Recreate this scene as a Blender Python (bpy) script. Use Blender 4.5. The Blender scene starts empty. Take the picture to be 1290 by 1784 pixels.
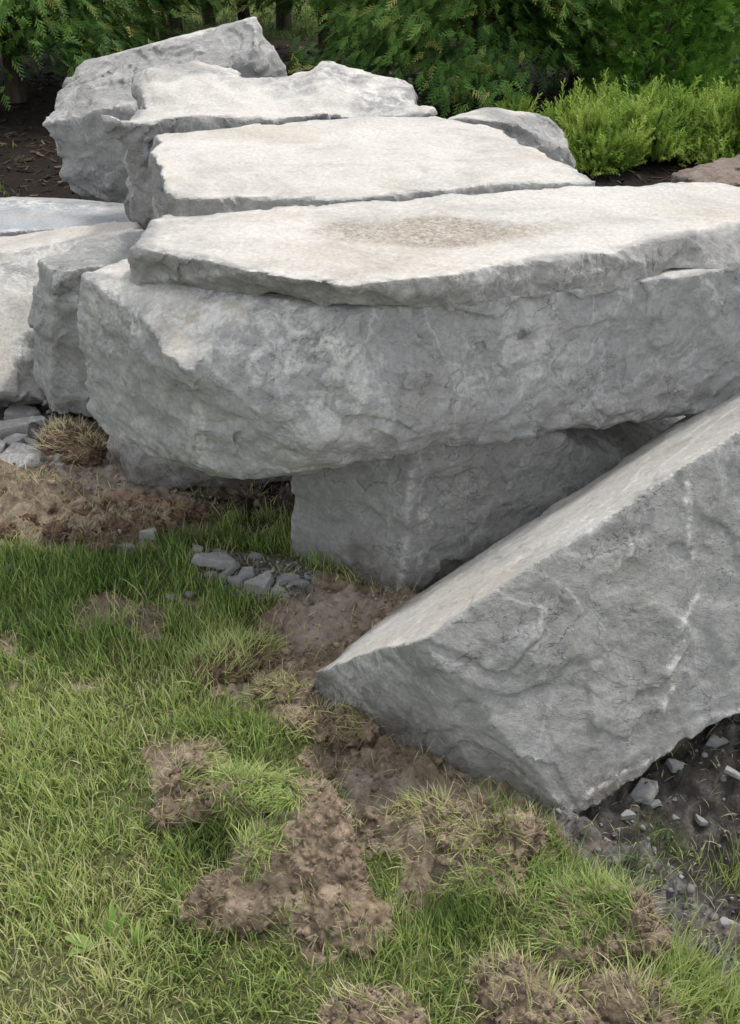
import bpy, bmesh, math, random
import numpy as np
from mathutils import Vector, Matrix
import openvdb

random.seed(7)
R = math.radians
S = bpy.context.scene
C = S.collection

# ------------------------------------------------------------------ camera
PITCH = R(32.5); CAMZ = 1.6; FPX = 1913.0; W0, H0 = 1290, 1784
cam_d = bpy.data.cameras.new('camera'); cam = bpy.data.objects.new('camera', cam_d); C.objects.link(cam)
cam.location = (0, 0, CAMZ); cam.rotation_euler = (math.pi/2 - PITCH, 0, 0)
cam_d.sensor_fit = 'VERTICAL'; cam_d.sensor_height = 24.0; cam_d.lens = 24.0*FPX/H0
cam_d.clip_start = 0.05; cam_d.clip_end = 500
S.camera = cam
S.render.resolution_x = 740; S.render.resolution_y = 1024

# ------------------------------------------------------------------ light
SUN_DIR = Vector((0.40, 0.29, 0.87)).normalized()          # towards the sun: behind the stones, slightly right
w = bpy.data.worlds.new("World"); S.world = w; w.use_nodes = True
nt = w.node_tree; bg = nt.nodes['Background']; sk = nt.nodes.new('ShaderNodeTexSky')
sk.sky_type = 'NISHITA'; sk.sun_disc = False
sk.sun_elevation = math.asin(SUN_DIR.z); sk.sun_rotation = math.atan2(SUN_DIR.x, SUN_DIR.y)
sk.air_density = 1.0; sk.dust_density = 4.0; sk.ozone_density = 1.0
mx = nt.nodes.new('ShaderNodeMix'); mx.data_type = 'RGBA'; mx.inputs[0].default_value = .70       # a thin veil of cloud over the blue
nt.links.new(sk.outputs[0], mx.inputs[6]); mx.inputs[7].default_value = (8.2, 8.15, 8.0, 1)
nt.links.new(mx.outputs[2], bg.inputs[0]); bg.inputs[1].default_value = 0.15
sd = bpy.data.lights.new('sun', 'SUN'); sd.energy = 2.2; sd.angle = R(8.0); sd.color = (1.0, 0.95, 0.88)
sun = bpy.data.objects.new('sun', sd); C.objects.link(sun)
sun.rotation_euler = (-SUN_DIR).to_track_quat('-Z', 'Y').to_euler()
S.view_settings.view_transform = 'Standard'; S.view_settings.look = 'None'
S.view_settings.exposure = 0.28; S.view_settings.gamma = 1
S.cycles.max_bounces = 6; S.cycles.diffuse_bounces = 4; S.cycles.transparent_max_bounces = 8

# ------------------------------------------------------------------ measuring helpers
CP, SP = math.cos(PITCH), math.sin(PITCH)
def ray(px, py):
    a = (px-W0/2)/FPX; b = (H0/2-py)/FPX
    return np.array([a, CP + b*SP, -SP + b*CP])
def at(px, py, Y=None, Z=None, plane=None):
    d = ray(px, py)
    if Y is not None: t = Y/d[1]
    elif Z is not None: t = (Z-CAMZ)/d[2]
    else:
        p0, n = plane; t = np.dot(np.array(p0)-np.array([0, 0, CAMZ]), n)/np.dot(d, n)
    return np.array([0, 0, CAMZ]) + d*t
def to_px(x, y, z=0.0):
    dz = z-CAMZ; dep = y*CP - dz*SP; up = y*SP + dz*CP
    dep = np.maximum(dep, 1e-3)
    return W0/2 + FPX*x/dep, H0/2 - FPX*up/dep

# ------------------------------------------------------------------ noise
_rs = np.random.RandomState(11)
TAB = _rs.rand(64, 64, 64).astype(np.float32)
def vnoise(p):
    """p: (N,3) -> 0..1 smooth value noise"""
    i = np.floor(p).astype(np.int64); f = (p-i).astype(np.float32); f = f*f*f*(f*(f*6-15)+10)
    i &= 63; j = (i+1) & 63
    x0, y0, z0 = i.T; x1, y1, z1 = j.T; fx, fy, fz = f.T
    a = TAB[x0, y0, z0]*(1-fx)+TAB[x1, y0, z0]*fx; b = TAB[x0, y1, z0]*(1-fx)+TAB[x1, y1, z0]*fx
    c = TAB[x0, y0, z1]*(1-fx)+TAB[x1, y0, z1]*fx; d = TAB[x0, y1, z1]*(1-fx)+TAB[x1, y1, z1]*fx
    a = a*(1-fy)+b*fy; c = c*(1-fy)+d*fy
    return a*(1-fz)+c*fz
_rot = np.array([[0.36, 0.48, -0.8], [-0.8, 0.6, 0.0], [0.48, 0.64, 0.6]])
def fbm(p, sc, oct=4, seed=0.0, gain=0.5, ridged=False):
    q = p@_rot.T*sc + seed*7.31 + 31.7; s = 0; a = 1.0; t = 0
    for k in range(oct):
        n = vnoise(q)*2-1
        if ridged: n = 1-2*np.abs(n)
        s = s+a*n; t += a; a *= gain; q = (q@_rot.T)*2.03+11.3
    return s/t
def worley(p, sc, seed=0.0):
    q = p*sc+seed*5.7+20.3; i = np.floor(q).astype(np.int64); best = np.full(len(p), 9.0, np.float32)
    for dx in (-1, 0, 1):
        for dy in (-1, 0, 1):
            for dz in (-1, 0, 1):
                c = i+np.array([dx, dy, dz]); m = c & 63
                o = np.stack([TAB[m[:, 0], m[:, 1], m[:, 2]], TAB[m[:, 1], m[:, 2], m[:, 0]], TAB[m[:, 2], m[:, 0], (m[:, 1]+17) & 63]], 1)
                best = np.minimum(best, ((c+o-q)**2).sum(1))
    return np.sqrt(best)
def scoops(p, sc, seed=0.0, k=.35, g=1.0):
    """conchoidal fracture: overlapping shallow scoops and tilted facets that meet in crisp ridges; about -0.5..1"""
    q = (p@_rot.T)*sc+seed*3.17+40.1; i = np.floor(q).astype(np.int32); fr = (q-i).astype(np.float32); best = np.full(len(p), -9.0, np.float32)
    for dx in (-1, 0, 1):
        for dy in (-1, 0, 1):
            for dz in (-1, 0, 1):
                a = (i[:, 0]+dx) & 63; b = (i[:, 1]+dy) & 63; c = (i[:, 2]+dz) & 63
                r0, r1, r2 = TAB[a, b, c], TAB[b, c, a], TAB[c, a, (b+17) & 63]
                x = fr[:, 0]-dx-r0; y = fr[:, 1]-dy-r1; z = fr[:, 2]-dz-r2
                h = g*((r1*1.9 % 1-.5)*x*2+(r2*2.7 % 1-.5)*y*2+(r0*3.3 % 1-.5)*z*2)+.5*(r0*5.1 % 1)-k*(x*x+y*y+z*z)*2
                best = np.maximum(best, h)
    return best-.45+(.23 if k > .4 else 0)
def terrace(x, sharp=0.18):
    f = np.floor(x); r = x-f
    return f+np.clip((r-0.5)/sharp+0.5, 0, 1)
def sstep(a, b, x):
    t = np.clip((x-a)/(b-a), 0, 1); return t*t*(3-2*t)

# ------------------------------------------------------------------ mesh helpers
def mesh_np(name, verts, quads=None, tris=None, smooth=True, attrs=None, mat=None, parent=None, origin=None):
    verts = np.asarray(verts, np.float32)
    if origin is not None: verts = verts-np.asarray(origin, np.float32)
    loops = []; starts = []; n0 = 0
    if quads is not None and len(quads):
        loops.append(np.asarray(quads).ravel()); starts.append(np.arange(len(quads))*4); n0 = len(quads)*4
    if tris is not None and len(tris):
        loops.append(np.asarray(tris).ravel()); starts.append(np.arange(len(tris))*3+n0)
    loops = np.concatenate(loops).astype(np.int32); starts = np.concatenate(starts).astype(np.int32)
    m = bpy.data.meshes.new(name); m.vertices.add(len(verts)); m.vertices.foreach_set('co', verts.ravel())
    m.loops.add(len(loops)); m.loops.foreach_set('vertex_index', loops)
    m.polygons.add(len(starts)); m.polygons.foreach_set('loop_start', starts)
    m.update(calc_edges=True)
    if smooth: m.polygons.foreach_set('use_smooth', np.ones(len(starts), bool))
    for k, v in (attrs or {}).items():
        v = np.asarray(v, np.float32)
        a = m.attributes.new(k, 'FLOAT', 'POINT'); a.data.foreach_set('value', v)
    if mat: m.materials.append(mat)
    o = bpy.data.objects.new(name, m); C.objects.link(o)
    if origin is not None: o.location = [float(v) for v in origin]
    if parent is not None:
        o.parent = parent
        o.location = Vector(o.location)-parent.location if origin is not None else -parent.location
    return o
def tag(o, label=None, cat=None, group=None, kind=None):
    if label: o['label'] = label
    if cat: o['category'] = cat
    if group: o['group'] = group
    if kind: o['kind'] = kind
    return o

def biggest_island(v, q):
    n = len(v); lab = np.arange(n)
    e = np.concatenate([q[:, [0, 1]], q[:, [1, 2]], q[:, [2, 3]], q[:, [3, 0]]])
    for _ in range(400):
        m = np.minimum(lab[e[:, 0]], lab[e[:, 1]]); new = lab.copy()
        np.minimum.at(new, e[:, 0], m); np.minimum.at(new, e[:, 1], m)
        new = new[new]; new = new[new]
        if (new == lab).all(): break
        lab = new
    u, c = np.unique(lab, return_counts=True); keep = lab == u[c.argmax()]
    idx = np.cumsum(keep)-1; kq = keep[q[:, 0]]
    return v[keep], idx[q[kq]]

def up3(a, ax):
    a = np.moveaxis(a, ax, 0); n = a.shape[0]; o = np.empty((3*(n-1)+1,)+a.shape[1:], np.float32)
    o[0::3] = a; o[1::3] = (2*a[:-1]+a[1:])/3; o[2::3] = (a[:-1]+2*a[1:])/3
    return np.moveaxis(o, 0, ax)
def sdf_mesh(coarse, fine, lo, hi, vox, band):
    """coarse(p)->approx distance; fine(p)->exact within the band. First a grid three times as coarse, then the surface layer alone"""
    lo = np.asarray(lo, float); v3 = vox*3; n = np.ceil((np.asarray(hi)-lo)/v3).astype(int)+1
    G = np.stack(np.meshgrid(*[lo[k]+np.arange(n[k])*v3 for k in range(3)], indexing='ij'), -1).reshape(-1, 3)
    a3 = coarse(G).astype(np.float32); sel = np.flatnonzero(np.abs(a3) < band)
    for s in range(0, len(sel), 300000): a3[sel[s:s+300000]] = fine(G[sel[s:s+300000]])
    arr = a3.reshape(n)
    for ax in range(3): arr = up3(arr, ax)
    arr = np.ascontiguousarray(arr)
    sel = np.argwhere(np.abs(arr) < 3.6*vox)
    for s in range(0, len(sel), 300000):
        ss = sel[s:s+300000]; p = lo+ss*vox
        arr[ss[:, 0], ss[:, 1], ss[:, 2]] = fine(p)
    arr[[0, -1]] = np.maximum(arr[[0, -1]], vox); arr[:, [0, -1]] = np.maximum(arr[:, [0, -1]], vox); arr[:, :, [0, -1]] = np.maximum(arr[:, :, [0, -1]], vox)
    g = openvdb.FloatGrid(float(band)); g.copyFromArray(arr)
    v, q = g.convertToQuads(isovalue=0.0)
    v = np.asarray(v, float)*vox+lo; q = np.asarray(q).astype(np.int64)
    v, q = biggest_island(v, q)
    a, b, c = v[q[:, 0]], v[q[:, 1]], v[q[:, 2]]
    if np.einsum('ij,ij->i', a, np.cross(b, c)).sum() < 0: q = q[:, ::-1]
    return v, q

def hull_planes(pts, merge=14):
    bm = bmesh.new()
    for p in pts: bm.verts.new(p)
    r = bmesh.ops.convex_hull(bm, input=bm.verts[:]); bm.normal_update()
    cen = sum((Vector(p) for p in pts), Vector())/len(pts)
    fs = []
    for f in bm.faces:
        n = f.normal.copy(); c = f.calc_center_median()
        if n.length < .5 or f.calc_area() < 1e-5: continue
        if n.dot(c-cen) < 0: n = -n
        fs.append([n, f.calc_area(), [v.co.copy() for v in f.verts]])
    bm.free(); fs.sort(key=lambda t: -t[1]); out = []
    for n, a, vs in fs:
        for g in out:
            if n.angle(g[0]) < R(merge): g[1].append((n, a)); g[2].extend(vs); break
        else: out.append([n, [(n, a)], list(vs)])
    N = []; D = []
    for g in out:
        n = sum((x*a for x, a in g[1]), Vector()).normalized(); ds = [n.dot(v) for v in g[2]]
        N.append(tuple(n)); D.append(0.5*(sum(ds)/len(ds))+0.5*max(ds))
    return np.array(N), np.array(D)

# ------------------------------------------------------------------ materials
class NT:
    def __init__(s, name):
        s.m = bpy.data.materials.new(name); s.m.use_nodes = True; s.t = s.m.node_tree; s.b = s.t.nodes['Principled BSDF']
        s.b.inputs['Roughness'].default_value = 0.9; s.b.inputs['Specular IOR Level'].default_value = 0.2
        s.co = s.t.nodes.new('ShaderNodeTexCoord').outputs['Object']
    def n(s, typ, **kw):
        n = s.t.nodes.new(typ)
        for k, v in kw.items(): setattr(n, k, v)
        return n
    def L(s, a, b):
        if isinstance(a, (int, float)): b.default_value = a
        elif isinstance(a, tuple): b.default_value = (*a, 1) if len(a) == 3 and len(b.default_value) == 4 else a
        else: s.t.links.new(a, b)
    def noise(s, sc, det=4, rough=.55, dist=0, co=None, col=False):
        n = s.n('ShaderNodeTexNoise'); s.L(co or s.co, n.inputs['Vector']); n.inputs['Scale'].default_value = sc
        n.inputs['Detail'].default_value = det; n.inputs['Roughness'].default_value = rough; n.inputs['Distortion'].default_value = dist
        return n.outputs['Color' if col else 'Fac']
    def rid(s, sc, det=5, dist=0, co=None):
        n = s.n('ShaderNodeTexNoise', noise_type='RIDGED_MULTIFRACTAL', normalize=True); s.L(co or s.co, n.inputs['Vector']); n.inputs['Scale'].default_value = sc
        n.inputs['Detail'].default_value = det; n.inputs['Roughness'].default_value = .55; n.inputs['Distortion'].default_value = dist
        return n.outputs['Fac']
    def vor(s, sc, co=None, feat='F1', out='Distance'):
        n = s.n('ShaderNodeTexVoronoi', feature=feat); s.L(co or s.co, n.inputs['Vector']); n.inputs['Scale'].default_value = sc
        return n.outputs[out]
    def ma(s, op, a, b=0.0, clamp=False):
        n = s.n('ShaderNodeMath', operation=op, use_clamp=clamp); s.L(a, n.inputs[0]); s.L(b, n.inputs[1]); return n.outputs[0]
    def rng(s, v, a, b, c=0., d=1., smooth=True):
        n = s.n('ShaderNodeMapRange', interpolation_type='SMOOTHSTEP' if smooth else 'LINEAR')
        s.L(v, n.inputs[0])
        for k, x in zip((1, 2, 3, 4), (a, b, c, d)): n.inputs[k].default_value = x
        return n.outputs[0]
    def mix(s, f, a, b, mode='MIX'):
        n = s.n('ShaderNodeMix', data_type='RGBA', blend_type=mode); s.L(f, n.inputs[0]); s.L(a, n.inputs[6]); s.L(b, n.inputs[7]); return n.outputs[2]
    def attr(s, name): return s.n('ShaderNodeAttribute', attribute_name=name).outputs['Fac']
    def mapv(s, sc, rot=(0, 0, 0), co=None):
        n = s.n('ShaderNodeMapping'); s.L(co or s.co, n.inputs[0]); n.inputs['Scale'].default_value = sc; n.inputs['Rotation'].default_value = rot; return n.outputs[0]
    def ramp(s, v, stops):
        n = s.n('ShaderNodeValToRGB'); s.L(v, n.inputs[0]); e = n.color_ramp.elements
        while len(e) < len(stops): e.new(.5)
        for el, (p, c) in zip(e, stops): el.position = p; el.color = (*c, 1)
        return n.outputs[0]
    def bump(s, h, dist, strength=1.0, prev=None):
        n = s.n('ShaderNodeBump'); s.L(h, n.inputs['Height']); n.inputs['Distance'].default_value = dist; n.inputs['Strength'].default_value = strength
        if prev is not None: s.L(prev, n.inputs['Normal'])
        return n.outputs[0]
    def done(s, col, nrm=None, rough=None):
        s.L(col, s.b.inputs['Base Color'])
        if nrm is not None: s.L(nrm, s.b.inputs['Normal'])
        if rough is not None: s.L(rough, s.b.inputs['Roughness'])
        return s.m

def rock_material(name, dark, light, bedc, veins=0.5, rot=(0.3, 0.5, 0.2), warm=(.30, .29, .235), sandy=False):
    t = NT(name); bed = t.attr('bed'); stain = t.attr('stain')
    big = t.noise(2.6, 7, .62, 1.2); blot = t.noise(7, 6, .65, .6)
    fib = t.noise(15, 8, .72, .45, co=t.mapv((1, 1.9, 1.4), rot)); fine = t.noise(95, 4, .7)
    v = t.ma('ADD', t.ma('MULTIPLY', big, .45), t.ma('ADD', t.ma('MULTIPLY', blot, .25), t.ma('MULTIPLY', fib, .30)))
    col = t.ramp(v, [(.34, dark), (.5, tuple(.5*(a+b) for a, b in zip(dark, light))), (.66, light)])
    wm = t.rng(t.noise(3.1, 3, .6, .8, co=t.mapv((1.3, 1, .8), (1, 2, 3))), .55, .75)
    col = t.mix(t.ma('MULTIPLY', wm, .28), col, warm)
    col = t.mix(t.ma('MULTIPLY', t.rng(t.ma('FRACT', t.ma('MULTIPLY', t.noise(3.0, 7, .62, .25, co=t.mapv((1, 1.6, 1.3), rot)), 9)), .40, .56), .06), col, (.62, .63, .64))
    # calcite: thin wandering ridges broken up by a mask, and a few powdery smears
    r1 = t.ma('ABSOLUTE', t.ma('SUBTRACT', t.noise(1.7, 6, .6, .9), .5)); vein = t.rng(r1, .0, .012, 1, 0)
    r2 = t.ma('ABSOLUTE', t.ma('SUBTRACT', t.noise(4.3, 5, .65, 1.6, co=t.mapv((1, 1, 1), (2, 1, 0))), .5)); vein2 = t.rng(r2, 0, .02, 1, 0)
    msk = t.rng(t.noise(2.3, 4, .6, .3, co=t.mapv((1, 1, 1), (0, 2, 1))), .53, .68)
    smear = t.ma('MULTIPLY', t.rng(fib, .52, .72), msk)
    vv = t.ma('ADD', t.ma('MULTIPLY', vein, .6), t.ma('ADD', t.ma('MULTIPLY', t.ma('MULTIPLY', vein2, msk), .8), t.ma('MULTIPLY', smear, .6)))
    vv = t.ma('MULTIPLY', vv, veins, True)
    col = t.mix(vv, col, (.56, .57, .59))
    # bedding faces: pale weathered crust with darker scuffs
    bn = t.noise(4, 8, .68, .6, co=t.mapv((1, 1.25, 1), (0, 0, .5)))
    bc = t.ramp(bn, [(.33, tuple(c*.74 for c in bedc)), (.5, bedc), (.65, tuple(min(1, c*1.1) for c in bedc))])
    pits = t.rng(t.noise(30, 5, .75), .30, .42, .62, 1.0)
    bc = t.mix(1.0, bc, pits, 'MULTIPLY') if False else t.mix(t.rng(t.noise(26, 5, .75), .3, .40, .30, 0), bc, (.27, .26, .24))
    col = t.mix(t.ma('MULTIPLY', bed, t.rng(t.noise(9, 6, .7), .25, .42, .55, 1.0)), col, bc)
    tanm = t.rng(t.noise(1.9, 6, .62, .5, co=t.mapv((1, 1.5, 1), (0, 0, 1.1))), .48, .66)
    col = t.mix(t.ma('MULTIPLY', t.ma('MULTIPLY', bed, tanm), .5), col, (.44, .40, .345))
    gr = t.rng(t.vor(150), .0, .22, 1, 0); gm_ = t.rng(t.noise(5, 5, .7), .52, .66)
    col = t.mix(t.ma('MULTIPLY', t.ma('MULTIPLY', gr, gm_), t.ma('MULTIPLY', bed, .75)), col, (.16, .145, .125))
    sn = t.ma('MULTIPLY', stain, t.rng(t.noise(70, 5, .85), .36, .58, .3, 1.0), True)
    col = t.mix(sn, col, t.ramp(t.noise(120, 3, .8), [(.35, (.17, .145, .115)), (.6, (.36, .32, .27))]))
    ck = t.ma('ABSOLUTE', t.ma('SUBTRACT', t.noise(2.9, 7, .62, .4, co=t.mapv((1, 1, 1), (3, 1, 2))), .5)); ck = t.ma('MULTIPLY', t.rng(ck, 0, .006, 1, 0), t.rng(t.noise(3.7, 2, .5), .5, .6))
    col = t.mix(t.ma('MULTIPLY', ck, t.rng(bed, .2, .7, .6, 0)), col, (.07, .07, .07))
    mud = t.ma('MULTIPLY', t.attr('mud'), t.rng(t.noise(12, 6, .75), .38, .56, .25, 1))  # mud splash on low faces, also painting in the shade under the overhang
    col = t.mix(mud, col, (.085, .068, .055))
    # frost-white bruises along broken edges
    col = t.mix(t.ma('MULTIPLY', t.attr('edge'), t.rng(t.noise(24, 6, .75, .5), .42, .62), True), col, (.62, .62, .61))
    col = t.mix(1.0, col, t.ramp(fine, [(.3, (.80, .80, .80)), (.7, (1.12, 1.12, 1.12))]), 'MULTIPLY')
    flatk = t.rng(bed, 0, 1, 1.0, .35)
    def steps(sc, k, rot_, seed_sc):
        n_ = t.ma('MULTIPLY', t.noise(sc, 7, .62, .25, co=t.mapv(seed_sc, rot_)), k); f_ = t.ma('FRACT', n_); return t.ma('ADD', t.ma('FLOOR', n_), t.rng(f_, .44, .56))
    st1 = steps(3.0, 9, rot, (1, 1.6, 1.3)); st2 = steps(8.5, 7, (1.2, .4, 2.0), (1.4, 1, 1))
    mk1 = t.ma('MULTIPLY', flatk, t.rng(t.noise(2.7, 4, .6, .3, co=t.mapv((1, 1, 1), (1, 0, 2))), .44, .62, .08, .85)); mk2 = t.ma('MULTIPLY', flatk, t.rng(t.noise(3.9, 3, .6, .3, co=t.mapv((1, 1, 1), (2, 2, 0))), .46, .62, 0, .6))
    bs = t.bump(st1, .007, .8); t.L(mk1, bs.node.inputs['Strength']); bs2 = t.bump(st2, .003, .8, bs); t.L(mk2, bs2.node.inputs['Strength'])
    b0 = t.bump(t.rid(7, 6, .4, co=t.mapv((1, 1.4, 1.2), rot)), .014, .7, bs2); t.L(flatk, b0.node.inputs['Strength'])
    b1 = t.bump(fib, .011, .9, b0); t.L(flatk, b1.node.inputs['Strength']); b2 = t.bump(t.noise(55, 6, .75, .3), .005, .8, b1); b3 = t.bump(fine, .002, .8, b2)
    return t.done(col, b3, .92)

GREY = rock_material('quarry_limestone', (.24, .246, .252), (.41, .416, .422), (.49, .475, .445), .75)
GREYB = rock_material('weathered_limestone', (.20, .20, .20), (.38, .38, .375), (.50, .487, .465), .55, (1.1, .2, .7))
GREYC = rock_material('olive_limestone', (.215, .22, .22), (.36, .366, .365), (.48, .475, .46), .35, (.7, 1.2, .1), sandy=True)
BLUISH = rock_material('bluish_limestone', (.20, .21, .225), (.34, .355, .375), (.33, .35, .375), .2)
BROWN = rock_material('brown_fieldstone', (.13, .10, .085), (.27, .22, .19), (.30, .25, .22), .05)

# ------------------------------------------------------------------ rocks
FLAG = []
def rock(name, pts, vox, bed=(0, 0, 1), mat=None, amp=1.0, strat=0.5, bedcut=0.86, label=None, cat='boulder', group=None,
         parent=None, seed=1.0, merge=14, stain=None, pale=None, lump=0.0, chip=1.0, cuts=(), step=1.0, ledge=1.0, edgew=1.0, mud=.8, flatamp=1.0):  # mud: strength of mud splash and painted overhang shade on low faces
    N, D = hull_planes(pts, merge); bed = np.array(bed, float); bed /= np.linalg.norm(bed)
    isbed = (N@bed) > bedcut; side = np.abs(N@bed) < .75
    band = .04+.06*amp+lump*1.5
    kr = np.random.RandomState(int(seed*100)); KA = kr.uniform(-1, 1, len(D)); KB = kr.uniform(-1, 1, len(D))
    def coarse(p): return (p@N.T-D).max(1)
    def fine(p, full=False):
        d = p@N.T-D
        wn = fbm(p, 6, 2, seed+1); warp = np.stack([wn, vnoise(p*9+seed)*2-1, -wn], 1)*.02
        low = fbm(p, 2.2, 2, seed); low2 = fbm(p, 1.7, 2, seed+40)
        sc1 = scoops(p+warp, 3.6, seed+5, .5); sc2 = scoops(p+warp, 11, seed+9, .5)
        fn = fbm(p, 30, 3, seed+7, .6)
        sc3 = scoops(p+warp*.5, 27, seed+3, .5); rough = amp*(.009*low+.026*step*sc1+.011*step*sc2+.0062*sc3+.0030*fn)
        led = terrace(fbm(p+warp*1.2, 3.6, 3, seed+50)*3.2, .05)*.5+terrace(fbm(p+warp, 9, 3, seed+51)*2.6, .06)*.22
        rough = rough+amp*step*ledge*.020*led
        flat = flatamp*amp*(.005*low+.004*sc1+.0026*sc2+.0018*fn+.0022*terrace(fbm(p+warp, 5, 3, seed+52)*2.5, .05))
        rs = 0.0
        if strat > 0:
            st = scoops(p*3+np.outer(p@bed, bed)*14+warp*4, 1.0, seed+4, .5); rs = amp*strat*.020*st
        disp = np.where(isbed[None, :], flat[:, None], rough[:, None]+side[None, :]*(rs[:, None] if strat > 0 else 0.0))
        disp = disp+amp*.008*(low[:, None]*KA[None, :]+low2[:, None]*KB[None, :])   # every face undulates its own way so that edges wander
        d = d+disp
        if full: return d
        s = np.sort(d, 1); m = s[:, -1]; e = m-s[:, -2]
        m = np.maximum(m, (m+s[:, -2])*.68+chip*(.020*sc1+.015*sc2+.006*sc3-.006+.006*led))
        if lump: m = m+lump*fbm(p, 4.5, 3, seed+13, .5)
        for cf in cuts: m = np.maximum(m, cf(p, warp))
        return m
    P = np.array(pts); lo = P.min(0)-.05; hi = P.max(0)+.05
    v, q = sdf_mesh(coarse, fine, lo, hi, vox, band)
    d = fine(v, True); idx = d.argmax(1); sd_ = np.sort(d, 1); e = sd_[:, -1]-sd_[:, -2]
    bd = isbed[idx].astype(np.float32)
    # soften the crust's outline with noise: bedding faces lose their crust close to an edge here and there
    bd *= sstep(-.004, .022, e+.018*fbm(v, 9, 3, seed+30))
    near = sstep(.035, .0, e)*isbed[idx]*.9+sstep(.016, 0, e)*(~isbed[idx])*.55
    att = {'bed': bd, 'edge': np.maximum(near*edgew*sstep(-.3, .3, fbm(v, 4, 3, seed+31)), pale(v) if pale else 0),
           'mud': mud*sstep(.13, .0, v[:, 2]+.07*fbm(v, 6, 3, seed+60)), 'stain': stain(v) if stain else np.zeros(len(v))}  # 'mud' holds mud splash plus painted overhang shade near the ground
    base = np.array([v[:, 0].mean(), v[:, 1].mean(), v[:, 2].min()])
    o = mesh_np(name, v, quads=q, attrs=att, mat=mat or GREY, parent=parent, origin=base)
    o.data.set_sharp_from_angle(angle=R(24))
    if label: tag(o, label, cat, group)
    return o

def drop(pts, z=0.0, dy=0.0):
    return [np.array([p[0], p[1]+dy, z]) for p in pts]

PILE = 'quarried limestone blocks in the pile'
def stain_ell(px, py, Z, rx, ry, seed=3, k=1.0):
    c = at(px, py, Z=Z)
    def f(v):
        d = ((v[:, 0]-c[0])/rx)**2+((v[:, 1]-c[1])/ry)**2+.9*fbm(v, 5, 4, seed)
        return k*sstep(1.25, .35, d)*(v[:, 2] > Z-.05)
    return f

def seamline(v, line, wd, seed=1):
    x, y = to_px(v[:, 0], v[:, 1], v[:, 2]); x = x+fbm(v, 9, 4, seed)*34; y = y+fbm(v, 9, 4, seed+5)*18; best = np.full(len(v), 1e9)
    for (x1, y1), (x2, y2) in zip(line[:-1], line[1:]):
        dx, dy = x2-x1, y2-y1; t_ = np.clip(((x-x1)*dx+(y-y1)*dy)/(dx*dx+dy*dy), 0, 1); best = np.minimum(best, np.hypot(x-x1-t_*dx, y-y1-t_*dy))
    w_ = wd*(1.0+1.0*fbm(v, 14, 3, seed+8)); return sstep(1.0, .3, best/np.maximum(w_, .5))
# positions below are read off the photograph once and turned into metres; every stone has its full depth
# B: the great slab, lower body and the layer that splits off along its seam
Bl = [at(133, 482, Z=.72), at(236, 453, Z=.715), at(318, 622, Y=2.09), at(332, 650, Y=2.065), at(450, 706, Y=2.03), at(557, 772, Y=2.0),
      at(335, 797, Y=2.14), at(156, 712, Y=2.42), at(200, 762, Y=2.38), at(262, 790, Y=2.29),
      at(430, 826, Y=2.11), at(520, 820, Y=2.06), at(604, 546, Z=.75), at(835, 524, Z=.76), at(1290, 472, Z=.745), at(1430, 456, Z=.745),
      at(700, 780, Y=2.075), at(900, 765, Y=2.165), at(1200, 727, Y=2.31), at(1430, 700, Y=2.46),
      np.array([-.42, 2.70, .71]), np.array([1.35, 3.0, .73]), np.array([1.35, 3.0, .42]), np.array([-.4, 2.72, .38])]
def paleB(v):
    x, y = to_px(v[:, 0], v[:, 1], v[:, 2]); n = fbm(v, 6, 4, 91); s = 0   # only used to place the bruised band on the stone itself
    for cx, cy, rx, ry, k in ((330, 540, 260, 60, 1), (450, 620, 190, 60, .9), (560, 700, 90, 75, .8), (920, 610, 90, 90, .6), (830, 640, 60, 90, .4), (345, 760, 14, 70, .9)):
        s = np.maximum(s, k*sstep(1.3, .3, ((x-cx)/rx)**2+((y-cy)/ry)**2+1.1*n))
    return s*(v[:, 1] < 2.6)
root = rock('split_boulder', Bl, .0052, pale=paleB, mat=GREY, amp=1.05, strat=.35, step=.8, chip=.65, seed=1.3, merge=6, bedcut=.80,
            label='huge grey slab propped across the middle with a seam splitting off its top layer', cat='boulder', group=PILE)
Bu = [at(258, 398, Z=.825), at(262, 384, Z=.82), at(620, 349, Z=.825), at(1010, 320, Z=.83), at(1232, 317, Z=.83), at(1430, 340, Z=.82),
      at(1430, 380, Z=.82), at(1290, 398, Z=.825), at(1020, 430, Z=.825), at(830, 468, Z=.825), at(615, 500, Z=.82), at(430, 478, Z=.82), at(243, 428, Z=.82),
      at(223, 488, Z=.735), at(480, 533, Z=.735), at(604, 549, Z=.742), at(835, 524, Z=.757), at(1010, 498, Z=.752), at(1290, 474, Z=.74), at(1430, 460, Z=.74),
      np.array([-.5, 2.45, .72]), np.array([.6, 2.76, .72]), np.array([1.3, 2.8, .72])]
stB = stain_ell(750, 402, .825, .27, .115)
rock('upper_layer', Bu, .005, mat=GREYB, amp=.8, strat=.5, seed=2.1, merge=9, parent=root, stain=stB, chip=1.0)
root.children[0]['label'] = 'split upper layer with a pale flat top and tan sandy patch'

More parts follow.
